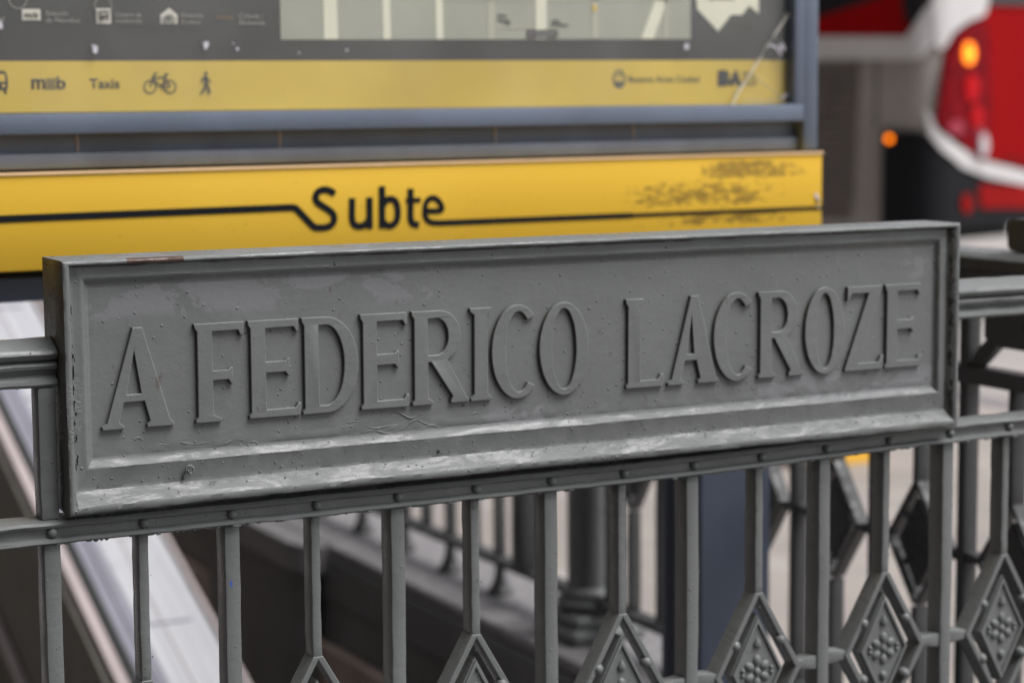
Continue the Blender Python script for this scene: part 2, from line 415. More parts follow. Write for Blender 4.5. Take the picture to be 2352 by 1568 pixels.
# stairwell: right wall in charcoal cladding over a brown tiled ledge, other walls, sloping floor
t = thing('stairwell_wall', 'right wall of the stairwell, charcoal cladding over brown tiles below the stone curb', 'wall', (1.6, .2, -3))
obj('cladding_panel', B(1.602, 1.70, .12, 6.2, -.255, -.002), 'charcoal', t)
for k in range(4):
    y0 = .13 + k * 1.52
    obj('cladding_board', B(1.592, 1.6015, y0, y0 + 1.51, -.128, -.004, bev=.002), 'charcoal', t)
    obj('cladding_board', B(1.597, 1.6015, y0, y0 + 1.51, -.252, -.134, bev=.002), 'charcoal', t)
obj('ledge', B(1.572, 1.70, .12, 6.2, -.285, -.256, bev=.003), 'pink_trim' if 0 else 'wallbrown', t)
first = None
for k in range(8):
    for j in range(5):
        y0 = .13 + k * .76; z1 = -.287 - j * .6
        if first is None:
            first = obj('wall_tile', B(1.580, 1.60, y0, y0 + .752, z1 - .594, z1, bev=.002), 'wallbrown', t, at=(1.58, y0, z1))
        else: clone(first, t, (0, k * .76, -j * .6))
obj('backing', B(1.604, 1.70, .12, 6.2, -3.4, -.29), 'charcoal', t)
tag(obj('stairwell_floor', prism(bmesh.new(), [(.12, -3.3), (6.2, -1.1), (6.2, -1.3), (.12, -3.5)], 'x', WX0, 1.58), 'steps'), kind='structure')
tag(obj('stairwell_left_wall', B(WX0 - .1, WX0, .12, 6.2, -3.4, -.004), 'wallbrown'), 'brown left wall of the stairwell, beyond the escalator', 'wall')
tag(obj('stairwell_near_wall', B(WX0, 1.58, .10, .12, -3.4, -.004), 'wallbrown'), 'brown near wall of the stairwell under the plaque railing', 'wall')
tag(obj('stairwell_far_wall', B(WX0, 1.58, 6.2, 6.3, -3.4, -.004), 'wallbrown'), 'brown far wall of the stairwell where the escalator starts', 'wall')

# stone curbs around the opening
t = thing('stone_curb', 'pale grey granite curb along the right edge of the stairwell, under the side railing', 'curb', (1.75, .1, 0))
for k in range(7):
    y0 = .13 + k * .98
    obj('curb_stone', B(1.600, 1.93, y0, y0 + .974, .001, .035, bev=.008, seg=3), 'stone', t)
bm = bmesh.new(); prism(bm, [(1.597, 3.10), (1.56, 3.11), (1.53, 3.15), (1.515, 3.22), (1.515, 4.1), (1.597, 4.1)], 'z', -.05, .03)
obj('plinth', bm, 'stone', t)
obj('pilaster', prism(bmesh.new(), [(1.575, 3.14), (1.56, 3.15), (1.54, 3.28), (1.54, 4.0), (1.575, 4.0)], 'z', -2.8, -.052), 'charcoal', t)
t = thing('front_curb', 'granite curb under the front railing with the plaque', 'curb', (0, 0, 0))
for k in range(4):
    obj('curb_stone', B(-1.7 + k * .88, -1.7 + k * .88 + .876, -.06, .118, .001, .06, bev=.008, seg=3), 'stone', t)

# ------------------------------------------------------------------ escalator
def slope(y, dz=0): return .03 + .414 * (y - 2.85) + dz
def incline(bm, x0, x1, dz0, dz1, y0=.25, y1=5.3, ytop=6.4):
    poly = [(y0, slope(y0, dz0)), (y1, slope(y1, dz0)), (ytop, slope(y1, dz0)), (ytop, slope(y1, dz1)), (y1, slope(y1, dz1)), (y0, slope(y0, dz1))]
    return prism(bm, poly, 'x', x0, x1)
t = thing('escalator', 'escalator with broad shiny pale cladding descending into the dark stairwell', 'escalator', (.6, 2.8, -1))
obj('deck_panel', incline(bmesh.new(), .905, 1.045, -.03, .000), 'white_steel', t)
obj('deck_panel', incline(bmesh.new(), 1.048, 1.105, -.06, -.012), 'white_steel', t)
obj('cladding', incline(bmesh.new(), 1.106, 1.112, -1.0, -.03), 'steps', t)
for xx in (.965,): obj('deck_rib', incline(bmesh.new(), xx, xx + .004, .0004, .003), 'pink_trim', t)
obj('deck_edge', incline(bmesh.new(), 1.094, 1.106, -.0118, .004), 'pink_trim', t)
for k in range(9):
    y0 = .5 + k * .55
    obj('deck_joint', prism(bmesh.new(), [(y0, slope(y0, .0005)), (y0 + .006, slope(y0 + .006, .0005)), (y0 + .006, slope(y0 + .006, .0035)), (y0, slope(y0, .0035))], 'x', .906, 1.044), 'lilac_steel', t)
obj('trim', incline(bmesh.new(), .875, .902, -.03, .004), 'lilac_steel', t)
obj('trim', incline(bmesh.new(), .842, .872, -.03, .001), 'lilac_steel', t)
obj('handrail', incline(bmesh.new(), .816, .838, -.03, .010), 'rubber', t)
obj('edge_trim', incline(bmesh.new(), .782, .812, -.03, .002), 'pink_trim', t)
obj('balustrade_panel', incline(bmesh.new(), .766, .780, -.82, -.032), 'steps', t)
obj('skirt_panel', incline(bmesh.new(), .745, .764, -1.02, -.84), 'steps', t)
obj('skirt_trim', incline(bmesh.new(), .735, .762, -.56, -.545), 'pink_trim', t)
obj('balustrade_panel', incline(bmesh.new(), -.26, -.245, -.82, -.032), 'steps', t)
obj('handrail', incline(bmesh.new(), -.30, -.26, -.03, .012), 'rubber', t)
obj('deck_panel', incline(bmesh.new(), -.62, -.302, -.04, .0), 'white_steel', t)
for k in range(13):
    y0 = .5 + k * .40; z0 = slope(y0, -.92)
    obj('step', B(-.24, .733, y0, y0 + .395, z0 - .22, z0, bev=.004), 'steps', t)
# machine cabinet where the escalator starts
t = thing('control_cabinet', 'dark grey cabinet at the head of the escalator behind the sign', 'cabinet', (1.2, 6.6, 0))
obj('body', B(-.6, 2.6, 6.6, 7.1, .002, 1.02, bev=.01), 'steps', t)
obj('lid', B(-.62, 2.62, 6.58, 7.12, 1.022, 1.05, bev=.006), 'steelblue2', t)
for k in range(4): obj('door', B(-.56 + k * .79, .2 + k * .79, 6.585, 6.598, .06, .98, bev=.003), 'steps', t)

# ------------------------------------------------------------------ railings
def bow(x):
    s = max(0., min(1., (x - .75) / .7)); return .0105 * s * s * (3 - 2 * s)
TOP = [(.040, .9735), (.029, .9735), (.026, .977), (.027, .981), (.035, .984), (.038, .988), (.036, .992), (.030, .995), (.0285, .999), (.031, 1.002), (.036, 1.0035), (.033, 1.005), (.027, 1.008), (.0245, 1.0125), (.0255, 1.0155), (.031, 1.0195), (.042, 1.0245), (.056, 1.0285), (.070, 1.0285), (.083, 1.026), (.090, 1.020), (.0915, 1.010), (.086, 1.003), (.088, .985), (.080, .9735)]
LOW = [(.034, .7845), (.026, .7850), (.0225, .7875), (.0235, .7915), (.029, .794), (.0295, .8035), (.0225, .806), (.0205, .8095), (.0225, .813), (.030, .8145), (.066, .8145), (.066, .7845)]
BOT = [(.030, .115), (.025, .119), (.025, .132), (.030, .136), (.068, .136), (.073, .132), (.073, .119), (.068, .115)]
def wob(p, amp, sc=18.):
    q = Vector((p[0] * sc, p[1] * sc * 2, p[2] * sc * 2)); return noise.noise_vector(q) * amp
class Frame:
    """u runs along the railing, v across (front face near .03), z up"""
    def __init__(s, org, du, dv): s.o, s.du, s.dv = Vector(org), Vector(du), Vector(dv)
    def P(s, u, v, z): return s.o + s.du * u + s.dv * v + Vector((0, 0, z))
    def map(s, bm):
        for v in bm.verts: v.co = s.P(v.co.x, v.co.y, v.co.z)
        return bm
    def rail(s, prof, u0, u1, bowf=None, step=.008, amp=.0009):
        n = max(2, int((u1 - u0) / step)); bm = bmesh.new()
        def f(t, p):
            u = u0 + (u1 - u0) * t / n; q = Vector((u, p[0], p[1])); q += wob(q, amp, 30); q.x = u
            if bowf: q.z += bowf(u)
            return q
        prof_sweep(bm, prof, f, range(n + 1)); return s.map(bm)
def wobble(bm, amp=.0005, sc=25):
    for v in bm.verts: v.co += wob(v.co, amp, sc)
    return bm
def longbox(u0, u1, v0, v1, z0, z1, bev=.0022, n=24):
    bm = B(u0, u1, v0, v1, z0, z1, bev=bev)
    for k in range(1, n):
        zc = z0 + (z1 - z0) * k / n
        bmesh.ops.bisect_plane(bm, geom=bm.verts[:] + bm.edges[:] + bm.faces[:], plane_co=(0, 0, zc), plane_no=(0, 0, 1))
    ph = random.random() * 40
    for v in bm.verts:                                    # slight bends of hand-fitted bars, lumps of paint
        v.co.x += noise.noise(Vector((ph, v.co.z * 5, 1))) * .0010
        v.co += noise.noise_vector(Vector((v.co.x * 70 + ph, v.co.y * 60, v.co.z * 55))) * .0006
    return wobble(bm, .0007)
CZ = .487
def diamond_parts(fr, u, parent, mat, hw=.0705, b=0.):
    """rhombus frame with a rosette plate; built at u, centre height CZ + b"""
    cz = CZ + b; ow, oh = hw + .0035, .1235; iw, ih = hw - .0065, .1110
    bm = curve_shape([[(-ow, 0), (-.0065, oh - .008), (.0065, oh - .008), (ow, 0), (.0065, -oh + .008), (-.0065, -oh + .008)], [(-iw, 0), (0, ih), (iw, 0), (0, -ih)]], .030, .0014)
    bmesh.ops.translate(bm, verts=bm.verts, vec=(u, .0465, cz))
    base = fr.P(u, .0465, cz)
    d = obj('diamond_ornament', fr.map(bm), mat, parent, 'auto', at=base)
    # connectors to the neighbouring bars
    for sgn in (-1, 1):
        a, c = sorted((u + sgn * (ow - .004), u + sgn * (ow + .034)))
        bm = B(a, c, .034, .060, cz - .0065, cz + .0065, bev=.002); 
        for v in bm.verts:
            if abs(v.co.x - u) > ow + .015: v.co.z = cz + (v.co.z - cz) * 1.7
        obj('connector', fr.map(bm), mat, d, 'auto')
    k = hw / .0705
    pw, ph = .0445 * k, .0840
    bm = curve_shape([[(-pw, 0), (0, ph), (pw, 0), (0, -ph)]], .020, .0012)
    bmesh.ops.translate(bm, verts=bm.verts, vec=(u, .0475, cz))
    obj('plate', fr.map(bm), mat, d, 'auto')
    bm = curve_shape([[(-pw + .002, 0), (0, ph - .004), (pw - .002, 0), (0, -ph + .004)], [(-pw + .0070 * k, 0), (0, ph - .0135), (pw - .0070 * k, 0), (0, -ph + .0135)]], .004, .001)
    bmesh.ops.translate(bm, verts=bm.verts, vec=(u, .0358, cz))
    obj('plate_border', fr.map(bm), mat, d, 'auto')
    for sx in (-1, 1):
        for sz in (-1, 1):
            bm = blob(bmesh.new(), (u + sx * .0385 * k, .0375, cz + sz * .0425), .0084, .0105, .0084)
            obj('ball', fr.map(bm), mat, d, True)
    bm = bmesh.new(); blob(bm, (u, .0365, cz), .0058, .005, .0058)
    obj('rosette_centre', fr.map(bm), mat, d, True)
    for i in range(6):
        a = R(30 + 60 * i); px, pz = .0150 * k * math.cos(a), .0165 * math.sin(a)
        bm = blob(bmesh.new(), (0, .0375, 0), .0068, .0052, .0084, 10, 6)
        for v in bm.verts:
            cx_, cz_ = v.co.x, v.co.z; ca, sa = math.cos(a - R(90)), math.sin(a - R(90))
            v.co.x = u + px + cx_ * ca - cz_ * sa; v.co.z = cz + pz + cx_ * sa + cz_ * ca
        obj('petal', fr.map(bm), mat, d, True)
    for sz in (-1, 1):
        bm = bmesh.new()
        blob(bm, (u, .0365, cz + sz * .040), .0068, .005, .0062, 10, 6)
        for v in bm.verts:
            dz = (v.co.z - (cz + sz * .040)) * sz
            if dz > 0: v.co.z = cz + sz * (.040 + dz * 1.7); v.co.x = u + (v.co.x - u) * (1 - min(.8, dz / .0085))
        obj('leaf', fr.map(bm), mat, d, True)
        for sx in (-1, 1):
            bm = blob(bmesh.new(), (u + sx * .0245 * k, .0365, cz + sz * .0035), .0035, .0035, .0035, 8, 6)
            obj('bead', fr.map(bm), mat, d, True)
    return d

# front railing, holding the plaque
fr = Frame((0, 0, 0), (1, 0, 0), (0, 1, 0))
rl = thing('front_railing', 'grey painted iron railing in front, under and beside the raised letter plaque', 'railing', (0, .045, .06))
obj('top_rail', fr.rail(TOP, -1.5, -.0015), 'rail', rl, 'auto')
obj('top_rail', fr.rail([(a, z + .005) for a, z in TOP], 1.3315, 1.71), 'rail', rl, 'auto')
obj('riveted_rail', fr.rail(LOW, -1.5, 1.715, bow), 'rail', rl, 'auto')
obj('bottom_rail', fr.rail(BOT, -1.5, 1.72), 'rail', rl, 'auto')
obj('stub_post', longbox(-.0255, -.0040, .029, .060, .8150, .9730, n=10), 'rail', rl, 'auto')
for u in (-.455, -.906, -1.357): obj('stub_post', longbox(u - .0105, u + .0105, .029, .060, .8150, .9730, n=8), 'rail', rl, 'auto')
for u in (-1.3, -.65, 0, .65, 1.3): obj('rail_foot', lathe(bmesh.new(), [(.034, .061), (.034, .068), (.024, .078), (.014, .098), (.014, .1148)], u, .048), 'rail', rl, 'auto')
proto = None
for k in range(-6, 8):
    u = -.0143 + .2254 * k
    obj('thick_bar', longbox(u - .0095, u + .0105, .0315, .0645, .137, .7843 + bow(u)), 'rail', rl, 'auto', at=(u, .045, .14))
    if u + .1127 < 1.65:
        ut = u + .1127; bz = bow(ut) * .9 
        obj('thin_bar', longbox(ut - .0062, ut + .0066, .0335, .062, .6010 + bz, .7843 + bow(ut), n=12), 'rail', rl, 'auto', at=(ut, .045, .62))
        obj('thin_bar', longbox(ut - .0062, ut + .0066, .0335, .062, .137, .371 + bz, n=6), 'rail', rl, 'auto', at=(ut, .045, .14))
        d = diamond_parts(fr, ut, rl, 'rail', b=bz) if proto is None else None
        if proto is None: proto = (d, ut, bz)
        else: clone(proto[0], rl, (ut - proto[1], 0, bz - proto[2]))
rv = None
for k in range(-12, 16):
    u = -.0143 + .1127 * k
    if u > 1.7: break
    if rv is None:
        bm = blob(bmesh.new(), (u, .0285, .7995), .0066, .0070, .0066, 14, 8); rv = obj('rivet', bm, 'rail', rl, True, at=(u, .0285, .7995)); rb = bow(u); r0 = u
    else: clone(rv, rl, (u - r0, 0, bow(u) - rb))
bm = bmesh.new()
for i in range(230):
    x = random.uniform(-.35, 1.7); lowr = i % 4
    z = (.7850 + bow(x)) if lowr else (.9738 + (.005 if x > 1.3 else 0)); y = random.uniform(.024, .032)
    if not lowr and 0 < x < 1.33: continue
    b2 = bmesh.ops.create_icosphere(bm, subdivisions=2, radius=random.uniform(.0009, .0022)); sx = random.uniform(1.2, 4); sz = random.uniform(.7, 1.2)
    for v in b2['verts']: v.co = Vector((x + v.co.x * sx, y + v.co.y, z + v.co.z * sz))
for i in range(260):
    k = random.randint(-2, 14); x = -.0143 + .1127 * k + random.uniform(-.008, .008); z = random.uniform(.45, .78)
    b2 = bmesh.ops.create_icosphere(bm, subdivisions=1, radius=random.uniform(.0005, .0011))
    for v in b2['verts']: v.co = Vector((x + v.co.x, .0318 + v.co.y * .6, z + v.co.z * random.uniform(1, 1.5)))
tag(obj('paint_drips', bm, 'rail', rl, True), kind='stuff')
obj('blue_paint_chip', prism(bmesh.new(), [(.2072, .714), (.2108, .7145), (.2098, .7105), (.2105, .707), (.2088, .7045), (.2078, .709)], 'y', .0312, .0325), 'blue_chip', rl)

# side railing along the stairwell, seen from inside
fs = Frame((1.757 + .047, 0, 0), (0, 1, 0), (-1, 0, 0))
sr = thing('side_railing', 'grey iron railing, shade painted into its colour, along the right side of the stairwell on its stone curb', 'railing', (1.757, 0, .035))
obj('top_rail', fs.rail([(-.002, 1.0305), (.004, 1.038), (.012, 1.042), (.047, 1.0435), (.082, 1.042), (.090, 1.038), (.096, 1.0305)], .12, 4.6, step=.03), 'rail', sr, 'auto')
obj('rail_moulding', fs.rail([(.012, .985), (.004, .992), (.004, 1.006), (-.001, 1.012), (-.001, 1.030), (.095, 1.030), (.095, 1.012), (.090, 1.006), (.090, .992), (.082, .985)], .12, 4.6, step=.03), 'rail_shaded', sr, 'auto')  # body in the shaded paint copy, lit cap above keeps the lighter one
obj('riveted_rail', fs.rail([(a, z + .020) for a, z in LOW], .02, 4.6, step=.03), 'rail_shaded', sr, 'auto')
obj('bottom_rail', fs.rail(BOT, .02, 4.6, step=.03), 'rail_shaded', sr, 'auto')
PIT = .1288; proto = None
def sbar(u, z1=.805, wd=.0105, nm='thick_bar', z0=.137):
    obj(nm, fs.map(longbox(u - wd, u + wd, .0315, .0635, z0, z1, n=6)), 'rail_shaded', sr, 'auto', at=fs.P(u, .0475, z0))
for k in range(-1, 5):
    u = .484 + 2 * PIT * (k - 0) if k >= 0 else .227
    if k == -1: u = .484 - 2 * PIT
    sbar(u, .805 if k > 0 else .976)
    ut = u + PIT
    if ut > 1.70: continue
    sbar(ut, .805, .0068, 'thin_bar', .605); sbar(ut, .371, .0068, 'thin_bar', .137)
    d = diamond_parts(fs, ut, sr, 'rail_shaded', hw=.0835, b=.003) if proto is None else clone(proto[0], sr, (0, ut - proto[1], 0))
    if proto is None: proto = (d, ut)
for u in (1.742,): sbar(u, .805, .0105)
for u in (2.322, 2.467, 2.613, 2.767, 2.91, 3.06, 3.2, 3.35, 3.5, 3.65, 3.8, 3.95, 4.1, 4.25, 4.4): sbar(u, .805, .0068, 'thin_bar')
obj('end_post', fs.map(longbox(2.125, 2.185, .025, .085, .137, 1.0, n=4)), 'rail_shaded', sr, 'auto')
foot = None
for u in (.484, .999, 1.45, 2.322, 2.62, 2.92, 3.22, 3.55, 3.9, 4.3):
    if foot is None:
        p = fs.P(u, .0475, 0); foot = obj('rail_foot', lathe(bmesh.new(), [(.034, .036), (.034, .044), (.026, .052), (.017, .072), (.012, .098), (.014, .1148)], p.x, p.y), 'rail_shaded', sr, 'auto', at=(p.x, p.y, .036)); f0 = u
    else: clone(foot, sr, (0, u - f0, 0))
# upper frieze beside the corner: shade-toned plate with chamfered lower corner and a strut
obj('frieze_plate', fs.map(prism(bmesh.new(), [(.432, .985), (.432, .890), (.408, .8755), (.092, .8755), (.092, .985)], 'y', .036, .060)), 'rail_shaded', sr)
obj('frieze_strut', fs.map(prism(bmesh.new(), [(.478, .832), (.452, .832), (.398, .878), (.425, .890), (.455, .866)], 'y', .039, .056)), 'rail_shaded', sr)
obj('end_scroll', fs.map(prism(bmesh.new(), [(.352, 1.100), (.363, 1.094), (.366, 1.075), (.364, 1.052), (.354, 1.0455), (.338, 1.0445), (.20, 1.0445), (.092, 1.0445), (.092, 1.100)], 'y', .012, .070)), 'rail_shaded', sr)

t = thing('newel_post', 'thick round grey post on a moulded square foot halfway along the side railing', 'post', (1.757, 1.85, .036))
obj('shaft', lathe(bmesh.new(), [(.054, .158), (.0535, 1.16), (.060, 1.17), (.064, 1.19), (.058, 1.21), (.03, 1.225)], 1.757, 1.85, 40), 'rail', t, 'auto')
obj('collar', lathe(bmesh.new(), [(.058, .10), (.078, .108), (.082, .118), (.078, .128), (.066, .132), (.070, .142), (.066, .150), (.056, .1575)], 1.757, 1.85, 40), 'rail', t, 'auto')
obj('foot_plate', B(1.757 - .10, 1.757 + .10, 1.75, 1.95, .036, .070, bev=.012, seg=3), 'rail', t, 'auto')
obj('foot_step', B(1.757 - .085, 1.757 + .085, 1.765, 1.935, .0705, .0995, bev=.010, seg=3), 'rail', t, 'auto')
t = thing('pipe_post', 'slim round dark grey pipe standing inside the stairwell left of the blue post', 'post', (1.4635, 1.0, -1))
obj('pipe', lathe(bmesh.new(), [(.0245, -2.9), (.0245, .985)], 1.4635, 1.0, 32), M['steelblue2'] if 0 else 'postblue', t, 'auto')
obj('flange', lathe(bmesh.new(), [(.038, .9), (.038, .912)], 1.4635, 1.0, 32), 'postblue', t, 'auto')
t = thing('corner_post', 'square grey corner post where the front and side railings meet', 'post', (1.757, .047, .04))
obj('shaft', longbox(1.72, 1.794, .012, .086, .06, 1.13, n=6), 'rail', t, 'auto')
obj('cap', B(1.705, 1.809, -.003, .101, 1.132, 1.17, bev=.012, seg=3), 'rail', t, 'auto')

# ------------------------------------------------------------------ the plaque
W, Z0, Z1 = 1.329, .8235, 1.1232
pq = thing('name_plaque', 'long grey cast iron plaque with raised letters A FEDERICO LACROZE on the front railing', 'plaque', (.66, .045, Z0))
rings = [  # L, R, T, B, y
    (.004, .004, .004, .004, .090), (0, 0, 0, 0, .086), (0, 0, 0, 0, .040), (0, 0, 0, 0, .004), (.0012, .0012, .0012, .0012, .0012), (.0035, .003, .003, .0035, 0),
    (.0065, .0062, .0045, .0085, 0), (.0088, .0078, .0060, .0104, .0012), (.0096, .0100, .0066, .0125, .0028), (.0104, .0140, .0072, .0190, .0072), (.0112, .0165, .0078, .0248, .0110), (.0124, .0175, .0086, .0262, .0118), (.0160, .0195, .0110, .0300, .0116),
    (.0225, .0270, .0190, .0490, .0112), (.0255, .0288, .0212, .0512, .0106), (.0270, .0300, .0228, .0522, .0112), (.0295, .0325, .0260, .0548, .0136), (.0310, .0340, .0285, .0576, .0160), (.0330, .0360, .0315, .0602, .0175), (.0350, .0375, .0340, .0630, .0180)]
NX, NZ = 330, 60
def ring_pts(L, Rr, T, Bt, y):
    x0, x1, z0, z1 = L, W - Rr, Z0 + Bt, Z1 - T; pts = []
    for i in range(NX): pts.append((x0 + (x1 - x0) * i / NX, z0))
    for i in range(NZ): pts.append((x1, z0 + (z1 - z0) * i / NZ))
    for i in range(NX): pts.append((x1 - (x1 - x0) * i / NX, z1))
    for i in range(NZ): pts.append((x0, z1 - (z1 - z0) * i / NZ))
    return [Vector((a, y, b)) for a, b in pts]
def rough_edge(p, k, n_):
    """lumpy coats of paint: low wobble everywhere, heavier on the lower ledge"""
    low = max(0., min(1., (.90 - p.z) / .06))
    a = .00035 + .0005 * low
    q = noise.noise_vector(Vector((p.x * 22, k * .35, p.z * 22))) * a
    q += noise.noise_vector(Vector((p.x * 90, k * .8, p.z * 90))) * (a * .55)
    q += noise.noise_vector(Vector((p.x * 5, 3, p.z * 9))) * .0003
    # lower left corner sags
    if p.x < .3 and p.z < .86: q.z -= .0022 * (1 - p.x / .3) ** 2 * (1 if k < 9 else .3)
    return q
bm = bmesh.new(); rows = []
for k, rg in enumerate(rings):
    rows.append([bm.verts.new(p + (rough_edge(p, k, 0) if 2 < k < len(rings) - 1 else Vector())) for p in ring_pts(*rg)])
nn = len(rows[0])
for a, b in zip(rows, rows[1:]):
    for i in range(nn): bm.faces.new((a[i], a[(i + 1) % nn], b[(i + 1) % nn], b[i]))
bm.faces.new(rows[0])
obj('frame', bm, 'plaque', pq, 'auto')
# field of the plaque: a gently uneven sheet just inside the frame
L, Rr, T, Bt, y = rings[-1]
bm = bmesh.new(); gx, gz = 260, 44; x0, x1, z0, z1 = L, W - Rr, Z0 + Bt, Z1 - T; g = []
for j in range(gz + 1):
    row = []
    for i in range(gx + 1):
        p = Vector((x0 + (x1 - x0) * i / gx, y, z0 + (z1 - z0) * j / gz))
        if 0 < i < gx and 0 < j < gz:
            p.y += noise.noise(Vector((p.x * 14, 0, p.z * 14))) * .0005
            lowm = max(0, 1 - (p.z - z0) / .022)
            rr = noise.noise(Vector((p.x * 26, 5, p.z * 110)))
            p.y -= lowm * max(0, 1 - abs(rr) * 4.5) * .0016
        row.append(bm.verts.new(p))
    g.append(row)
for j in range(gz):
    for i in range(gx): bm.faces.new((g[j][i], g[j][i + 1], g[j + 1][i + 1], g[j + 1][i]))
obj('field', bm, 'plaque', pq, True)

# letters: outlines in units of the letter height (H), x in metres
H = .1215; ZB = .9185
def arc(cx, cy, rx, ry, a0, a1, n=28):
    return [(cx + rx * math.cos(R(a0 + (a1 - a0) * i / n)), cy + ry * math.sin(R(a0 + (a1 - a0) * i / n))) for i in range(n + 1)]
ST, TB, SP = .0200, .0105, .0032   # stem, thin bar, serif
def lt_E(w):
    h = H; m = w * .80; f = .006
    return [[(0, 0), (w, 0), (w + .001, TB + f), (w - .003, TB + f), (w - .007, TB), (SP + ST, TB), (SP + ST, .475 * h - .002), (m - .006, .475 * h - .002), (m - .003, .475 * h - .007), (m, .475 * h - .007), (m, .575 * h + .003), (m - .003, .575 * h + .003), (m - .006, .575 * h), (SP + ST, .575 * h), (SP + ST, h - TB), (w - .008, h - TB), (w - .005, h - TB - f), (w - .001, h - TB - f), (w - .0015, h), (0, h), (0, h - .005), (SP, h - .010), (SP, .008), (0, .0045)]]
def lt_F(w, foot=.0335):
    h = H; m = w * .76; f = .007
    return [[(0, 0), (foot, 0), (foot, .0045), (SP + ST, .009), (SP + ST, .42 * h), (m - .006, .42 * h), (m - .003, .42 * h - .006), (m, .42 * h - .006), (m, .52 * h + .003), (m - .003, .52 * h + .003), (m - .006, .52 * h), (SP + ST, .52 * h), (SP + ST, h - TB), (w - .008, h - TB), (w - .005, h - TB - f), (w - .001, h - TB - f), (w, h), (0, h), (0, h - .005), (SP, h - .010), (SP, .008), (0, .0045)]]
def lt_L(w):
    h = H
    return [[(0, 0), (w, 0), (w + .001, TB + .007), (w - .004, TB + .007), (w - .008, TB), (SP + ST, TB), (SP + ST, h - .009), (SP + ST + .005, h - .0045), (SP + ST + .005, h), (0, h), (0, h - .005), (SP, h - .010), (SP, .008), (0, .0045)]]
def lt_I(w):
    h = H; a = (w - ST) / 2
    return [[(0, 0), (w, 0), (w, .0045), (a + ST, .009), (a + ST, h - .009), (w, h - .0045), (w, h), (0, h), (0, h - .0045), (a, h - .009), (a, .009), (0, .0045)]]
def lt_D(w):
    h = H; cx = w * .42
    outer = [(0, 0), (cx, 0)] + arc(cx, h / 2, w - cx, h / 2, -90, 90)[1:-1] + [(cx, h), (0, h), (0, h - .005), (SP, h - .010), (SP, .008), (0, .0045)]
    inner = [(SP + ST, TB), (cx, TB)] + arc(cx, h / 2, w - cx - ST, h / 2 - TB, -90, 90)[1:-1] + [(cx, h - TB), (SP + ST, h - TB)]
    return [outer, inner]
def lt_R(w):
    h = H; cx = w * .48; bb = .45 * h; rx = w * .86 - cx; cy = (h + bb) / 2
    outer = [(0, 0), (.0300, 0), (.0300, .0045), (SP + ST, .009), (SP + ST, bb), (SP + ST + .004, bb), (w - .0235, .009), (w - .0265, .0045), (w - .0265, 0), (w, 0), (w, .0045), (w - .004, .008)]
    outer += [(cx + .012, bb + .002)] + arc(cx, cy, rx, (h - bb) / 2, -62, 90)[0:] + [(0, h), (0, h - .005), (SP, h - .010), (SP, .008), (0, .0045)]
    inner = [(SP + ST, bb + .0095), (cx - .004, bb + .0095)] + arc(cx - .004, (h - TB + bb + .0095) / 2, rx - ST + .006, (h - TB - bb - .0095) / 2, -90, 90)[1:-1] + [(cx - .004, h - TB), (SP + ST, h - TB)]
    return [outer, inner]
def lt_O(w):
    h = H + .003
    return [arc(w / 2, h / 2 - .0015, w / 2, h / 2, 0, 354, 59), arc(w / 2, h / 2 - .0015, w / 2 - ST * .98, h / 2 - TB * .85, 0, 354, 59)]
def lt_C(w):
    h = H + .003; ew = w * 1.12 / 2
    o = arc(ew, h / 2 - .0015, ew, h / 2, 47, 313, 44); i = arc(ew + .002, h / 2 - .0015, ew - ST + .001, h / 2 - TB * .9, 309, 51, 40)
    return [o + i]
def lt_A(w):
    h = H; ax = w * .50; s = ST
    return [[(0, 0), (.0270, 0), (.0270, .0042), (.0200 + .0015, .008), (.0280, .265 * h), (w - .0365, .265 * h), (w - .0300, .008), (w - .0340, .0042), (w - .0340, 0), (w, 0), (w, .0045), (w - .0045, .008), (ax + .008, h), (ax - .0045, h), (ax - .0055, h - .004), (.0065, .0082), (0, .0045)],
            [(.0315, .265 * h + .0095), (w - .0400, .265 * h + .0095), (ax - .0030, .765 * h)]]
def lt_Z(w):
    h = H; f = .010
    return [[(0, 0), (w - .001, 0), (w, TB + f), (w - .004, TB + f), (w - .009, TB), (.0235, TB), (w - .003, h - .004), (w - .003, h), (.004, h), (.003, h - TB - f), (.007, h - TB - f), (.012, h - TB), (w - .027, h - TB), (0, .004)]]
LET = [('A', lt_A, .0459, .1350), ('F', lt_F, .1625, .2265), ('E', lt_E, .2310, .2990), ('D', lt_D, .3015, .3780), ('E', lt_E, .3805, .4470), ('R', lt_R, .4515, .5325), ('I', lt_I, .5345, .5660), ('C', lt_C, .5655, .6340), ('O', lt_O, .6360, .7110),
       ('L', lt_L, .7685, .8275), ('A', lt_A, .8345, .9170), ('C', lt_C, .9085, .9770), ('R', lt_R, .9825, 1.0605), ('O', lt_O, 1.0615, 1.1310), ('Z', lt_Z, 1.1315, 1.2000), ('E', lt_E, 1.2020, 1.2680)]
for i, (ch, fn, xa, xb) in enumerate(LET):
    bm = curve_shape(fn(xb - xa), .0066, .0015, 3)
    zb = ZB - .0022 * (xa / 1.3)
    for v in bm.verts:
        v.co += Vector((xa, .0153, zb)); v.co += wob(v.co, .00035, 60)
    obj('raised_letter', bm, 'plaque', pq, 'auto', label='raised letter %s of the name' % ch)
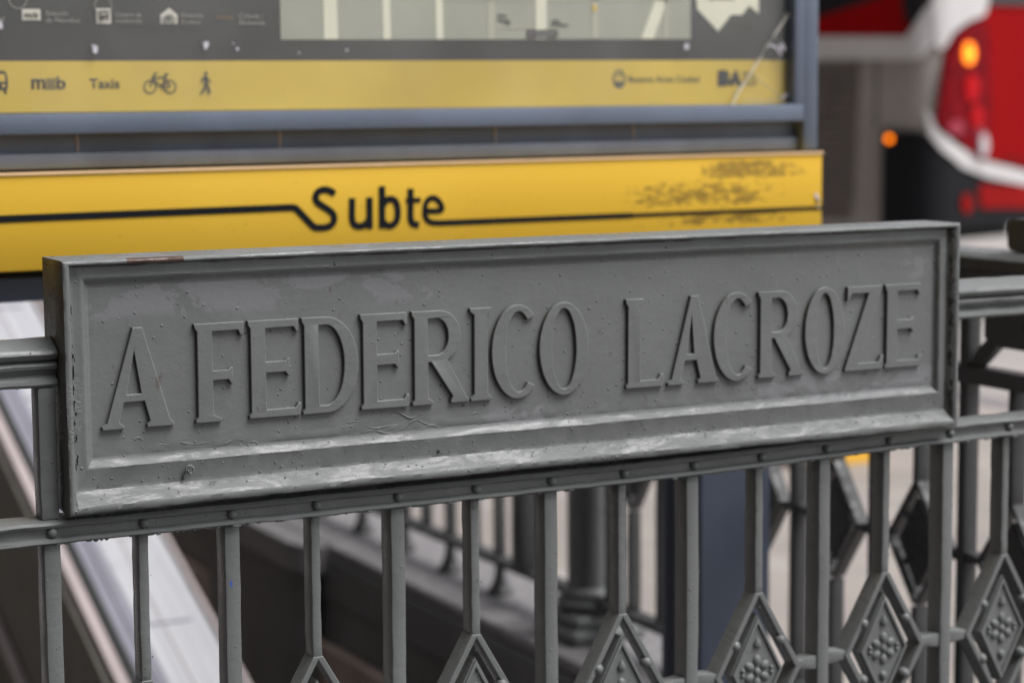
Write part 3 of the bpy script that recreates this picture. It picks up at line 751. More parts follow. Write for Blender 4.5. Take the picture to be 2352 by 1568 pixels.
# a hanging curl of dried paint, a screw hole and lumps on the lower band
def tube(bm, pts, rad, seg=8):
    ringsT = []
    for i, p in enumerate(pts):
        p = Vector(p); d = (Vector(pts[min(i + 1, len(pts) - 1)]) - Vector(pts[max(i - 1, 0)])).normalized()
        a = d.orthogonal().normalized(); b = d.cross(a); r = rad[i] if isinstance(rad, (list, tuple)) else rad
        ringsT.append([bm.verts.new(p + (a * math.cos(2 * math.pi * k / seg) + b * math.sin(2 * math.pi * k / seg)) * r) for k in range(seg)])
    for a, b in zip(ringsT, ringsT[1:]):
        for k in range(seg): bm.faces.new((a[k], a[(k + 1) % seg], b[(k + 1) % seg], b[k]))
    bm.faces.new(ringsT[0]); bm.faces.new(list(reversed(ringsT[-1])))
    return bm
pts = []
for i in range(26):
    a = R(200 - i * 15.5); rr = .0050 * (1 - i * .014)
    pts.append((.1510 + rr * math.cos(a), .0065 - i * .0001, .8635 + rr * 1.15 * math.sin(a)))
pts = [(.1425, .0095, .8515), (.1440, .0085, .8560), (.1455, .0075, .8600)] + pts
bm = bmesh.new()
for i in range(46):
    if i < 26: x = .0118 + random.uniform(-.0014, .0022); z = random.uniform(.862, 1.06); y = .0095
    else: x = 1.3165 + random.uniform(-.002, .002); z = random.uniform(.89, 1.09); y = .0060
    L_ = random.uniform(.003, .013); wd = random.uniform(.0004, .0010)
    zz = [z + L_ * k / 5 for k in range(6)]; xx = [x + noise.noise(Vector((i * 3.1, q * 260, 0))) * .0014 for q in zz]
    a = [bm.verts.new((xx[k] - wd * math.sin(math.pi * k / 5), y, zz[k])) for k in range(6)]; b = [bm.verts.new((xx[k] + wd * math.sin(math.pi * k / 5) + .0001, y - .0012, zz[k])) for k in range(6)]
    for k in range(5): bm.faces.new((a[k], b[k], b[k + 1], a[k + 1]))
tag(obj('paint_split', bm, 'rubber', pq), kind='stuff')
obj('paint_curl', tube(bmesh.new(), pts, [.0016, .0017, .0017] + [.0017 - .00003 * i for i in range(26)]), 'plaque', pq, True)
obj('screw_hole', lathe(bmesh.new(), [(.0022, 0), (.0022, .0012)], 0, 0, 14), 'rubber', pq) if 0 else None
bm = lathe(bmesh.new(), [(.0020, 0), (.0020, .0010)], 0, 0, 14)
bmesh.ops.rotate(bm, cent=(0, 0, 0), matrix=Matrix.Rotation(R(90), 3, 'X'), verts=bm.verts)
bmesh.ops.translate(bm, verts=bm.verts, vec=(.4865, .0112, .8565)); obj('screw_hole', bm, 'rubber', pq)
# sinuous sags where wet paint ran and wrinkled along the bottom of the field
for i in range(13):
    x = random.uniform(.05, 1.22); L_ = random.uniform(.012, .085); z = random.uniform(.8865, .897) if i % 3 else random.uniform(.895, .911)
    if i < 14: x = random.uniform(.06, .55)
    nseg = max(5, int(L_ / .003)); ph = random.random() * 50; pts = []; rad = []
    for k in range(nseg + 1):
        u_ = k / nseg
        pts.append((x + L_ * u_, .0184, z + noise.noise(Vector((ph, u_ * L_ * 45, 0))) * .005 + .002 * math.sin(u_ * 9 + ph)))
        rad.append(max(.0001, (.0013 + .0007 * noise.noise(Vector((ph, u_ * L_ * 90, 7)))) * math.sin(math.pi * min(.97, max(.03, u_))) ** .5))
    obj('paint_sag', tube(bmesh.new(), pts, rad, 6), 'plaque', pq, True)
bm = bmesh.new()
for i in range(420):
    x = random.uniform(.04, 1.28); z = random.uniform(.868, 1.085)
    if random.random() < .45: z = random.uniform(.868, .93)
    r_ = random.choice([.0007, .0009, .0012, .0016]) * random.uniform(.7, 1.2)
    if z < Z0 + .062: continue
    b2 = bmesh.ops.create_icosphere(bm, subdivisions=1, radius=r_)
    for v in b2['verts']: v.co = Vector((x + v.co.x * random.uniform(.9, 1.3), .0180 + v.co.y * .5, z + v.co.z))
for i in range(170):
    x = random.uniform(.03, 1.30); z = random.uniform(.836, .872); y = .0110 if z > .85 else .0065
    b2 = bmesh.ops.create_icosphere(bm, subdivisions=1, radius=random.uniform(.0006, .0014))
    for v in b2['verts']: v.co = Vector((x + v.co.x * 1.4, y + v.co.y * .5, z + v.co.z * .8))
tag(obj('paint_blisters', bm, 'plaque', pq, True), kind='stuff')

# ------------------------------------------------------------------ subway sign
sg = thing('subway_sign', 'yellow Subte sign under a glazed map poster in a blue grey frame, behind the plaque', 'sign', (.55, .87, -1.2))
TILT = .004
def tl(bm):
    for v in bm.verts: v.co.z += TILT * (v.co.x - .13)
    return bm
XL = -.75
SUB0, SUB1 = 1.0502, 1.2000            # yellow box
obj('yellow_box', tl(B(XL, 1.6630, .8005, .905, SUB0, SUB1, bev=.0022)), 'yellow', sg, 'auto')
obj('edge_highlight', tl(B(XL, 1.6645, .7978, .8003, SUB1 - .0028, SUB1 + .0016, bev=.0009)), 'lit_edge', sg)  # added pale strip, paints in the lit top edge of the box
YF = .8003; LT = .0012
def sub(pts, wd, nm='lettering'):
    bm = stroke(bmesh.new(), pts, wd, YF - LT, YF); bmesh.ops.translate(bm, verts=bm.verts, vec=(0, 0, 0)); return bm
def smooth(pts, n=6):
    out = []
    P = [Vector(p) for p in pts]
    for i in range(len(P) - 1):
        p0, p1, p2, p3 = P[max(i - 1, 0)], P[i], P[i + 1], P[min(i + 2, len(P) - 1)]
        for k in range(n):
            t_ = k / n
            out.append(.5 * ((2 * p1) + (p2 - p0) * t_ + (2 * p0 - 5 * p1 + 4 * p2 - p3) * t_ ** 2 + (3 * p1 - p0 - 3 * p2 + p3) * t_ ** 3))
    out.append(P[-1]); return [tuple(p) for p in out]
SW = .0112
S_pts = smooth([(.677, 1.1547), (.6699, 1.1604), (.659, 1.1630), (.6481, 1.1596), (.6431, 1.1510), (.6465, 1.1425), (.6554, 1.1361), (.6661, 1.1295), (.6735, 1.1224), (.6755, 1.1137), (.6719, 1.1056), (.6615, 1.1009), (.6458, 1.1005)]) + smooth([(.6400, 1.1018), (.6361, 1.1050), (.6270, 1.1145), (.6109, 1.1312), (.6060, 1.1345), (.5985, 1.1354)], 4) + [(.5905, 1.1353), (XL + .001, 1.1250)]
obj('lettering', sub(S_pts, SW), 'black_print', sg, label='black S whose tail becomes the line')
obj('lettering', sub(smooth([(.7085, 1.1476), (.7079, 1.1300), (.7078, 1.1127), (.7120, 1.1035), (.7222, 1.1003), (.7335, 1.1050), (.7388, 1.1130)]), SW), 'black_print', sg, label='black u')
bm = stroke(bmesh.new(), [(.7398, 1.1480), (.7392, 1.0958)], SW, YF - LT - .0004, YF); obj('lettering', bm, 'black_print', sg)
obj('lettering', stroke(bmesh.new(), [(.7628, 1.1659), (.7618, 1.0960)], SW, YF - LT - .0004, YF), 'black_print', sg, label='black b')
obj('lettering', sub(smooth([(.7645, 1.1340), (.7700, 1.1418), (.7785, 1.1441), (.7875, 1.1395), (.7912, 1.1247), (.7889, 1.1080), (.7800, 1.1000), (.7700, 1.1005), (.7640, 1.1070)]), SW), 'black_print', sg)
obj('lettering', sub(smooth([(.8152, 1.1605), (.8148, 1.1300), (.8147, 1.1107), (.8183, 1.1022), (.8300, 1.0985)]), SW), 'black_print', sg, label='black t')
obj('lettering', stroke(bmesh.new(), [(.8065, 1.1412), (.8335, 1.1412)], .0075, YF - LT - .0004, YF), 'black_print', sg)
obj('lettering', sub(smooth([(.8440, 1.1222), (.8715, 1.1226), (.8700, 1.1350), (.8581, 1.1440), (.8456, 1.1388), (.8412, 1.1231), (.8438, 1.1095), (.8530, 1.1028), (.8700, 1.1010)]) + [(1.25, 1.1018)], .0094), 'black_print', sg, label='black e whose tail becomes the line')
obj('lettering', stroke(bmesh.new(), [(1.25, 1.1018), (1.6625, 1.1030)], .0066, YF - LT, YF), 'black_print', sg)
obj('bolt', blob(bmesh.new(), (1.6520, .7995, 1.118), .004, .004, .004), 'hubcap', sg, True)
obj('bolt', blob(bmesh.new(), (1.6530, .7995, 1.104), .0035, .004, .0035), 'hubcap', sg, True)
obj('torn_sticker', prism(bmesh.new(), [(1.645, 1.130), (1.650, 1.131), (1.654, 1.124), (1.657, 1.112), (1.651, 1.117)], 'y', .7992, .8), 'chip_white', sg)
# upper case: frame, recessed panel, ledge
FT = 1.72
obj('frame_rail', tl(B(XL, 1.6345, .8200, .93, 1.2590, 1.2905, bev=.002)), 'steelblue', sg, 'auto')
obj('frame_stile', tl(B(1.6130, 1.6350, .8205, .93, 1.2910, FT, bev=.002)), 'steelblue', sg, 'auto')
obj('outer_stile', tl(B(1.6355, 1.6690, .8230, .96, 1.2048, FT, bev=.004)), 'steelblue', sg, 'auto')
obj('frame_rail', tl(B(XL, 1.6345, .8195, .93, FT, FT + .05, bev=.002)), 'steelblue', sg, 'auto')
obj('recess_panel', tl(B(XL, 1.6350, .850, .90, 1.2290, 1.2585)), 'steelblue2', sg)
obj('ledge', tl(B(XL, 1.6350, .838, .90, 1.2050, 1.2288, bev=.0025)), 'steelblue2', sg, 'auto')
for k, xx in enumerate((.26, .60, 1.0, 1.28)): obj('seam_strip', tl(B(xx, xx + .003, .8485, .8502, 1.2292, 1.2580)), 'wallbrown', sg)
obj('back_panel', tl(B(XL, 1.6355, .931, .955, 1.05, FT)), 'steelblue', sg)
obj('lower_beam', tl(B(XL, 1.60, .872, .95, .9960, 1.0350, bev=.003)), 'steelblue', sg, 'auto')
obj('lower_gap', tl(B(XL, 1.60, .90, .93, 1.0352, 1.0500)), 'charcoal', sg)
obj('post', B(1.4474, 1.6070, .880, 1.00, -3.0, .9960, bev=.006), 'postblue', sg, 'auto')
obj('post', B(-.72, -.56, .880, 1.00, -3.0, .9940, bev=.006), 'postblue', sg, 'auto')
# poster
YP = .850
PT = FT - .002
ps = obj('poster', tl(B(XL, 1.6129, YP, YP + .012, 1.2905, PT)), 'dark_print', sg)
ps['label'] = 'dark printed poster with map and pictograms'
PL = [0]
def pr(nm, bm, mat, lvl=1, label=None):
    """flat print on the poster, lvl sets how far it stands proud"""
    for v in bm.verts: v.co.y += -lvl * .0009
    return obj(nm, bm, mat, ps, label=label)
def ppoly(pts, nm, mat, lvl=1, label=None):
    return pr(nm, prism(bmesh.new(), pts, 'y', YP - .0006, YP + .0002), mat, lvl, label)
def pstroke(pts, wd, nm, mat, lvl=2, closed=False):
    return pr(nm, stroke(bmesh.new(), pts, wd, YP - .0006, YP + .0001, closed), mat, lvl)
ppoly([(XL + .01, 1.2872 + .0035), (1.6120, 1.2928 + .004), (1.6120, 1.3778), (XL + .01, 1.3690)], 'yellow_strip', 'poster_yellow', 1)
ppoly([(.6068, 1.4083), (1.4019, 1.4150), (1.4019, 1.66), (.6068, 1.66)], 'map', 'map_block', 1, 'grey beige street map')
for a in [((.6829, 1.4095), (.7081, 1.4098), (.7046, 1.655), (.6826, 1.655)), ((.7907, 1.4105), (.8043, 1.4106), (.8015, 1.655), (.7879, 1.655)), ((.8894, 1.4112), (.9027, 1.4113), (.9000, 1.655), (.8862, 1.655)), ((1.0823, 1.4126), (1.1033, 1.4128), (1.1044, 1.655), (1.0811, 1.655)), ((1.2969, 1.4150), (1.3227, 1.4153), (1.3990, 1.60), (1.3990, 1.655))]:
    ppoly(a, 'street', 'cream', 2)
for a in [((.9877, 1.4119), (1.0013, 1.412), (1.002, 1.655), (.9884, 1.655)), ((1.1953, 1.4145), (1.2079, 1.4145), (1.2063, 1.655), (1.192, 1.655)), ((1.345, 1.4150), (1.352, 1.4150), (1.353, 1.53), (1.346, 1.53)), ((.9003, 1.4770), (1.081, 1.4784), (1.081, 1.4800), (.9003, 1.4790)), ((1.104, 1.4790), (1.39, 1.4850), (1.39, 1.4900), (1.104, 1.4840)), ((1.003, 1.4315), (1.0815, 1.4310), (1.0815, 1.4335), (1.003, 1.4335))]:
    ppoly(a, 'minor_street', 'map_street2', 2)
ppoly([(1.0643, 1.4155), (1.1250, 1.4160), (1.1251, 1.4291), (1.0644, 1.4285)], 'map_tag', 'dark_print', 3)
ppoly([(1.068, 1.4200), (1.075, 1.4200), (1.0715, 1.4265)], 'map_tag_mark', 'pink_trim', 4)
ppoly([(1.079, 1.4205), (1.121, 1.4210), (1.121, 1.4235), (1.079, 1.4230)], 'map_tag_line', 'text_print', 4)
for a in [(1.007, 1.0245, 1.4520), (1.007, 1.0310, 1.4435), (1.115, 1.1310, 1.4440), (1.113, 1.1470, 1.4375), (1.022, 1.031, 1.4385)]:
    ppoly([(a[0], a[2]), (a[1], a[2] - .0015), (a[1], a[2] + .0012), (a[0], a[2] + .0027)], 'map_word', 'dark_print', 3)
ppoly([(1.1965, 1.462), (1.2045, 1.462), (1.2045, 1.474), (1.1965, 1.474)], 'map_stop', 'poster_yellow', 3)
ppoly([(1.4148, 1.4861), (1.4161, 1.4693), (1.4618, 1.4297), (1.4898, 1.4597), (1.5143, 1.46), (1.5297, 1.4773), (1.5505, 1.4626), (1.553, 1.60), (1.4148, 1.60)], 'city_silhouette', 'cream', 1)
pr('legend', text_bm('Mapa de barrios', 1.4375, 1.4961, 1.4868, .006, YP), 'dark_print', 2)
pr('legend', text_bm('Escala', 1.4930, 1.5380, 1.4440, .005, YP), 'faded_print', 1)
pr('legend', text_bm('Subte 2016', 1.4930, 1.5400, 1.4350, .005, YP), 'faded_print', 1)
# government marks on the yellow strip
pstroke([(1.2510 + .0115 * math.cos(R(a)), 1.3435 + .0150 * math.sin(R(a))) for a in range(0, 360, 20)], .0032, 'shield_ring', 'faded_print', 2, True)
ppoly([(1.2420, 1.3400), (1.2455, 1.3330), (1.2510, 1.3305), (1.2570, 1.3330), (1.2602, 1.3400), (1.2550, 1.3380), (1.2510, 1.3410), (1.2465, 1.3380)], 'shield_ship', 'faded_print', 2)
ppoly([(1.2460, 1.3500), (1.2510, 1.3530), (1.2560, 1.3500), (1.2510, 1.3480)], 'shield_dove', 'faded_print', 2)
pr('lettering', text_bm('Buenos Aires Ciudad', 1.2711, 1.4202, 1.3378, .0110, YP), 'faded_print', 2)
ppoly([(1.4609, 1.3590), (1.4609, 1.3297), (1.4760, 1.3297), (1.4830, 1.3330), (1.4870, 1.3400), (1.4985, 1.3590), (1.5030, 1.3590), (1.5150, 1.3295), (1.5060, 1.3295), (1.5035, 1.3345), (1.4960, 1.3345), (1.4930, 1.3300), (1.4905, 1.3300), (1.4850, 1.3440), (1.4860, 1.3520), (1.4820, 1.3580), (1.4760, 1.3595)], 'logo', 'dark_print', 2, 'black BA block letters')
for i, wd in enumerate(('Buenos', 'Aires', 'Ciudad')):
    pr('lettering', text_bm(wd, 1.5160, 1.5400 + (.006 if i else 0), 1.3510 - i * .0095, .0062, YP), 'faded_print', 2)
# transport pictograms
pr('lettering', text_bm('m', .1917, .2132, 1.3299, .0155, YP, bold=.02), 'dark_print', 2)
pr('lettering', text_bm('b', .2314, .2456, 1.3299, .0190, YP, bold=.02), 'dark_print', 2)
for i in range(5): ppoly([(.2152 + i * .0031, 1.3285), (.2168 + i * .0031, 1.3285), (.2168 + i * .0031, 1.3460), (.2152 + i * .0031, 1.3460)], 'logo_stripe', 'faded_print', 2)
pr('lettering', text_bm('Taxis', .2839, .3322, 1.3304, .0150, YP, bold=.012), 'dark_print', 2)
def circ(cx, cz, r_, n_=20): return [(cx + r_ * math.cos(2 * math.pi * i / n_), cz + r_ * math.sin(2 * math.pi * i / n_)) for i in range(n_)]
bk = 'faded_print' if 0 else 'dark_print'
pstroke(circ(.3821, 1.332, .0098), .0020, 'bicycle_wheel', bk, 2, True)
pstroke(circ(.4151, 1.332, .0098), .0020, 'bicycle_wheel', bk, 2, True)
pstroke([(.3821, 1.332), (.3874, 1.3469), (.4075, 1.3469)], .0024, 'bicycle_frame', bk)
pstroke([(.3878, 1.3450), (.4015, 1.332), (.4088, 1.3500)], .0022, 'bicycle_frame', bk, 3)
pstroke([(.4151, 1.332), (.4080, 1.3465)], .0020, 'bicycle_frame', bk, 4)
pstroke([(.4151, 1.332), (.4015, 1.332)], .0020, 'bicycle_frame', bk, 5)
pstroke([(.3874, 1.3469), (.3895, 1.3530), (.3950, 1.3545)], .0022, 'bicycle_frame', bk, 4)
pstroke([(.4060, 1.3515), (.4125, 1.3525)], .0028, 'bicycle_saddle', bk, 4)
ppoly(circ(.4762, 1.3535, .0030, 12), 'pedestrian_head', bk, 2)
ppoly([(.4738, 1.3495), (.4778, 1.3495), (.4790, 1.3380), (.4770, 1.3340), (.4735, 1.3350), (.4725, 1.3420)], 'pedestrian_body', bk, 2)
pstroke([(.4742, 1.3350), (.4720, 1.3280), (.4665, 1.3205)], .0034, 'pedestrian_leg', bk, 3)
pstroke([(.4765, 1.3350), (.4800, 1.3290), (.4812, 1.3205)], .0034, 'pedestrian_leg', bk, 4)
pstroke([(.4735, 1.3485), (.4690, 1.3440), (.4680, 1.3385)], .0022, 'pedestrian_arm', bk, 3)
pstroke([(.4780, 1.3470), (.4805, 1.3410), (.4842, 1.3395)], .0022, 'pedestrian_arm', bk, 4)
ppoly([(.108, 1.3283), (.1538, 1.3283), (.1545, 1.3330), (.1552, 1.3409), (.1535, 1.3535), (.1500, 1.3575), (.108, 1.3575)], 'bus_pictogram', bk, 2)
ppoly([(.108, 1.3405), (.1508, 1.3405), (.1500, 1.3525), (.108, 1.3525)], 'bus_window', 'poster_yellow', 3)
ppoly(circ(.1478, 1.3345, .0026, 10), 'bus_lamp', 'poster_yellow', 3)
ppoly([(.1480, 1.3285), (.1485, 1.3215), (.1525, 1.3215), (.1530, 1.3285)], 'bus_wheel', bk, 1)
# legend chips on the dark part
ppoly([(.1808, 1.4350), (.2095, 1.4354), (.2095, 1.4523), (.1808, 1.4520)], 'chip', 'white_print', 1)
pr('lettering', text_bm('m::b', .1850, .2055, 1.4400, .0080, YP, bold=.02), 'dark_print', 3)
ppoly([(.2983, 1.4312), (.3215, 1.4314), (.3215, 1.4550), (.2983, 1.4547)], 'chip', 'white_print', 1)
pstroke([(.3030, 1.4370), (.3030, 1.4500), (.3165, 1.4500), (.3165, 1.4370)], .0022, 'chip_bus', 'dark_print', 3)
pstroke([(.3035, 1.4370), (.3165, 1.4440)], .0030, 'chip_arrow', 'dark_print', 4)
ppoly([(.3050, 1.4405), (.3100, 1.4405), (.3100, 1.4440), (.3050, 1.4440)], 'chip_mark', 'dark_print', 3)
ppoly([(.4024, 1.4321), (.4306, 1.4324), (.4310, 1.4463), (.4177, 1.4572), (.4028, 1.4460)], 'chip', 'white_print', 1)
pstroke(circ(.4105, 1.4385, .0040, 12), .0013, 'chip_wheel', 'dark_print', 3, True)
pstroke(circ(.4222, 1.4385, .0040, 12), .0013, 'chip_wheel', 'dark_print', 3, True)
pstroke([(.4105, 1.4385), (.4135, 1.4455), (.4205, 1.4455), (.4165, 1.4385), (.4135, 1.4455)], .0014, 'chip_bicycle', 'dark_print', 4)
for i in range(4): pstroke([(.4980 + i * .0072, 1.4418), (.5022 + i * .0072, 1.4440)], .0030, 'cycle_lane_dash', 'orange_print', 2)
for s_, x0, x1, z in [('Estación', .2181, .2532, 1.4425), ('de Metrobus', .2177, .2714, 1.4322), ('Centro de', .3291, .3710, 1.4422), ('trasbordo', .3287, .3717, 1.4325), ('Estación', .4368, .4742, 1.4422), ('Ecobici', .4365, .4699, 1.4320), ('Ciclovía /', .5348, .5772, 1.4425), ('Bicisenda', .5346, .5790, 1.4318), ('rail', .142, .1531, 1.4330)]:
    pr('lettering', text_bm(s_, x0, x1, z, .0075, YP, shear=.15), 'text_print', 2)
# small chips and the crack in the pane
bm = B(XL, 1.6128, .8380, .8420, 1.2905, PT)
obj('glass_pane', tl(bm), 'glass', sg)
YG = .8372
def gp(pts, nm, mat='chip_white'):
    return obj(nm, prism(bmesh.new(), pts, 'y', YG - .0008, YG + .0006), mat, sg)
random.seed(3)
for cx, cz, r_, el in [(.1500, 1.427, .0050, 1.9), (.2975, 1.3915, .0050, 1.5), (.2940, 1.3955, .0025, 1.4), (.4795, 1.3985, .0055, 1.3), (.5260, 1.4015, .0020, 1), (.5330, 1.3925, .0028, 1.1), (1.392, 1.402, .0065, 1.25), (.725, 1.3915, .0025, 1.), (.640, 1.387, .0018, 1)]:
    pts = [(cx - .006 + r_ * random.uniform(.5, 1.1) * math.cos(2 * math.pi * i / 9), cz + el * r_ * random.uniform(.5, 1.1) * math.sin(2 * math.pi * i / 9)) for i in range(9)]
    gp(pts, 'glass_chip')
for pts, wd in [([(1.6115, 1.4640), (1.5960, 1.4440), (1.5800, 1.4250), (1.5640, 1.4060), (1.5480, 1.3830)], .0016), ([(1.6060, 1.4640), (1.5900, 1.4410), (1.5600, 1.3990), (1.5360, 1.3700)], .0014), ([(1.5480, 1.3830), (1.5340, 1.3650), (1.5180, 1.3420), (1.5000, 1.3190), (1.4860, 1.2960)], .0022), ([(1.5180, 1.3420), (1.4960, 1.3240), (1.4880, 1.3080)], .0014), ([(1.5640, 1.4060), (1.5800, 1.4020), (1.5900, 1.3920), (1.5940, 1.3860)], .0030), ([(1.5890, 1.4060), (1.5960, 1.3960)], .004), ([(1.5960, 1.4090), (1.6020, 1.3960)], .0035), ([(1.5300, 1.3500), (1.5600, 1.3300), (1.5900, 1.3120), (1.6050, 1.2990)], .0010), ([(1.5950, 1.3060), (1.6080, 1.3160)], .0030), ([(1.5100, 1.3050), (1.5600, 1.3030), (1.5980, 1.3080)], .0012)]:
    obj('glass_crack', stroke(bmesh.new(), pts, wd, YG - .0006, YG + .0006), 'chip_white' if wd > .0025 else ('white_print' if wd > .0015 else 'text_print'), sg)
for cx, cz, r_ in [(.172, 1.466, .0135), (.306, 1.458, .0135)]:
    obj('sticker_mark', stroke(bmesh.new(), circ(cx, cz, r_, 28), .0012, YG - .0006, YG + .0006, True), 'text_print', sg)

# ------------------------------------------------------------------ bus
BC = Vector((7.54315, 7.74407)); BS = Vector((-.30916648, .95100793)); BR = Vector((.95100793, .30916648)); RC = .16
def bsurf(t_, off=0.):
    """plan curve of the bus: t<0 along the side, t>0 along the rear, rounded corner"""
    ns, nr = -BR, -BS
    if t_ < -RC: p = BC + BS * -t_; nv = ns
    elif t_ > RC: p = BC + BR * t_; nv = nr
    else:
        s_ = (t_ + RC) / (2 * RC); a, c = BC + BS * RC, BC + BR * RC
        p = a * (1 - s_) ** 2 + BC * 2 * s_ * (1 - s_) + c * s_ ** 2; nv = (ns * (1 - s_) + nr * s_).normalized()
    return p + nv * off
def panel(poly, off, th, step=.03):
    ts = [p[0] for p in poly]; t0, t1 = min(ts) + 1e-4, max(ts) - 1e-4
    n_ = max(2, int((t1 - t0) / step)); bm = bmesh.new(); prev = None
    for i in range(n_ + 1):
        tt = t0 + (t1 - t0) * i / n_; zs = []
        for a, b in zip(poly, poly[1:] + poly[:1]):
            if (a[0] - tt) * (b[0] - tt) <= 0 and a[0] != b[0]: zs.append(a[1] + (b[1] - a[1]) * (tt - a[0]) / (b[0] - a[0]))
        z0, z1 = min(zs), max(zs) + 1e-4; o1 = bsurf(tt, off + th); o0 = bsurf(tt, off)
        cur = [bm.verts.new((o1.x, o1.y, z0)), bm.verts.new((o1.x, o1.y, z1)), bm.verts.new((o0.x, o0.y, z1)), bm.verts.new((o0.x, o0.y, z0))]
        if prev:
            for j in range(4): bm.faces.new((prev[j], prev[(j + 1) % 4], cur[(j + 1) % 4], cur[j]))
        else: bm.faces.new(cur)
        prev = cur
    bm.faces.new(list(reversed(prev)))
    return bm
bc = BC + BS * 5 + BR * 1.25
bus = thing('city_bus', 'red, white and grey city bus seen at its rear corner with lit tail lamps', 'bus', (bc.x, bc.y, -.13))
LB = 10.5
outer = [bsurf(-LB + .2), bsurf(-RC - .01)] + [bsurf(-RC + 2 * RC * i / 8) for i in range(9)] + [bsurf(2.3), BC + BR * 2.5 + BS * .15, BC + BR * 2.5 + BS * (LB - .2), BC + BR * 2.3 + BS * LB, BC + BR * .2 + BS * LB]
def plan(z0, z1, sc=1.): 
    c0 = BC + BS * LB / 2 + BR * 1.25
    return prism(bmesh.new(), [tuple(c0 + (p - c0) * sc) for p in outer], 'z', z0, z1)
obj('body', plan(1.0, 3.0), 'bus_red', bus)
obj('lower_body', plan(.50, .999), 'bus_black', bus)
obj('roof', plan(3.001, 3.12, .97), 'bus_white', bus)
obj('underframe', plan(.34, .499, .86), 'bus_black', bus)
obj('skirt', panel([(-LB + .3, .50), (-LB + .3, 1.575), (-.05, 1.60), (.10, 1.66), (.085, 1.56), (.06, 1.36), (.05, 1.10), (-.04, 1.0), (-.10, .50)], .001, .016), 'bus_grey', bus)
gr = obj('louvre_panel', panel([(-2.4, .56), (-2.4, 1.555), (-.525, 1.555), (-.56, .56)], .0135, .006), 'louver', bus)
for i in range(26):
    z = .60 + i * .036; obj('slat', panel([(-2.38, z), (-2.38, z + .010), (-.56, z + .010), (-.56, z)], .020, .010), 'bus_grey' if i % 2 else 'louver', gr)
obj('hatch', panel([(-.95, 1.18), (-.95, 1.46), (-.74, 1.46), (-.74, 1.18)], .031, .008), 'hatch', bus)
obj('side_window', panel([(-1.9, 1.95), (-1.9, 2.7), (-.05, 2.7), (-.10, 2.2), (-.385, 1.929), (-.853, 1.826), (-1.173, 1.76), (-1.9, 1.72)], .001, .008), 'glass_dark', bus)
obj('side_panel', panel([(-1.3, 1.72), (-.853, 1.834), (-.385, 1.937), (-.236, 2.00), (-.205, 1.83), (-.176, 1.70), (-1.3, 1.72)], .010, .006), 'bus_red', bus)
obj('corner_window', panel([(-.217, 2.3), (-.217, 1.922), (-.203, 1.815), (-.176, 1.76), (-.101, 1.80), (-.002, 1.914), (.03, 2.0), (.03, 2.3)], .017, .006), 'glass_dark', bus)
obj('white_band', panel([(-LB + .3, 1.61), (-LB + .3, 1.72), (-1.46, 1.735), (-.169, 1.693), (-.101, 1.79), (-.035, 1.88), (.036, 1.915), (.036, 1.66), (.005, 1.638), (-.046, 1.575), (-.109, 1.553), (-1.46, 1.585)], .016, .02), 'bus_white', bus)
obj('corner_trim', panel([(.02, 1.64), (-.01, 1.88), (.02, 2.25), (.554, 2.25), (.554, 1.93), (.516, 1.831), (.33, 1.79), (.158, 1.72), (.06, 1.60)], .026, .022), 'bus_white', bus)
obj('bumper_corner', panel([(-.334, .52), (-.334, 1.124), (-.06, 1.112), (.0, 1.06), (.062, .99), (.28, .87), (.58, .79), (1.1, .72), (1.9, .66), (2.3, .64), (2.3, .50), (0, .51)], .016, .03), 'bus_black', bus)
obj('rear_panel', panel([(.545, 1.878), (2.3, 1.92), (2.3, .80), (1.787, .80), (1.094, .86), (.60, .93), (.545, 1.0)], .004, .012), 'bus_red', bus)
obj('rear_window', panel([(.56, 1.90), (.56, 2.7), (2.3, 2.7), (2.3, 1.93)], .004, .01), 'glass_dark', bus)
obj('white_stripe', panel([(-.045, 1.26), (-.02, 1.10), (.062, .995), (.263, .885), (.571, .812), (1.098, .740), (1.792, .668), (2.3, .64), (2.3, .76), (1.787, .770), (1.094, .832), (.50, .925), (.178, 1.030), (.03, 1.12), (-.02, 1.24)], .047, .014), 'bus_white', bus)
ln = obj('tail_lamp', panel([(.16, 1.675), (.316, 1.765), (.517, 1.80), (.553, 1.272), (.548, .939), (.444, .925), (.178, 1.065), (.022, 1.167), (.034, 1.36), (.087, 1.56)], .048, .022), 'lens_red', bus)
def ellip(tc, zc, rt, rz, n_=16): return [(tc + rt * math.cos(2 * math.pi * i / n_), zc + rz * math.sin(2 * math.pi * i / n_)) for i in range(n_)]
obj('indicator', panel(ellip(.285, 1.590, .060, .068), .071, .014, .012), 'lamp_orange', ln)
obj('indicator_core', panel(ellip(.290, 1.585, .016, .020), .086, .004, .006), 'lamp_core', ln)
obj('brake_lamp', panel(ellip(.325, 1.375, .075, .085), .071, .014, .012), 'lens_bright', ln)
obj('brake_lamp', panel(ellip(.385, 1.200, .070, .070), .071, .014, .012), 'lens_bright', ln)
obj('lamp_ring', panel(ellip(.17, 1.135, .085, .045), .071, .006, .012), 'lens_pink', ln)
obj('lamp_ring', panel(ellip(.44, 1.09, .06, .045), .071, .006, .012), 'lens_pink', ln)
obj('reverse_lamp', panel(ellip(.452, 1.020, .050, .075), .086, .012, .012), 'clear_lens', ln)
obj('side_marker', panel(ellip(-.275, 1.068, .022, .022, 12), .047, .012, .008), 'marker_orange', bus)
for tv, z0_, z1_ in ((-1.25, .52, 1.57), (-.40, 1.13, 1.57)): obj('panel_gap', panel([(tv, z0_), (tv + .012, z0_), (tv + .012, z1_), (tv, z1_)], .0178, .002), 'bus_black', bus)
obj('rear_flap_gap', panel([(.80, .92), (2.3, .86), (2.3, .87), (.80, .93)], .0165, .002), 'bus_black', bus)
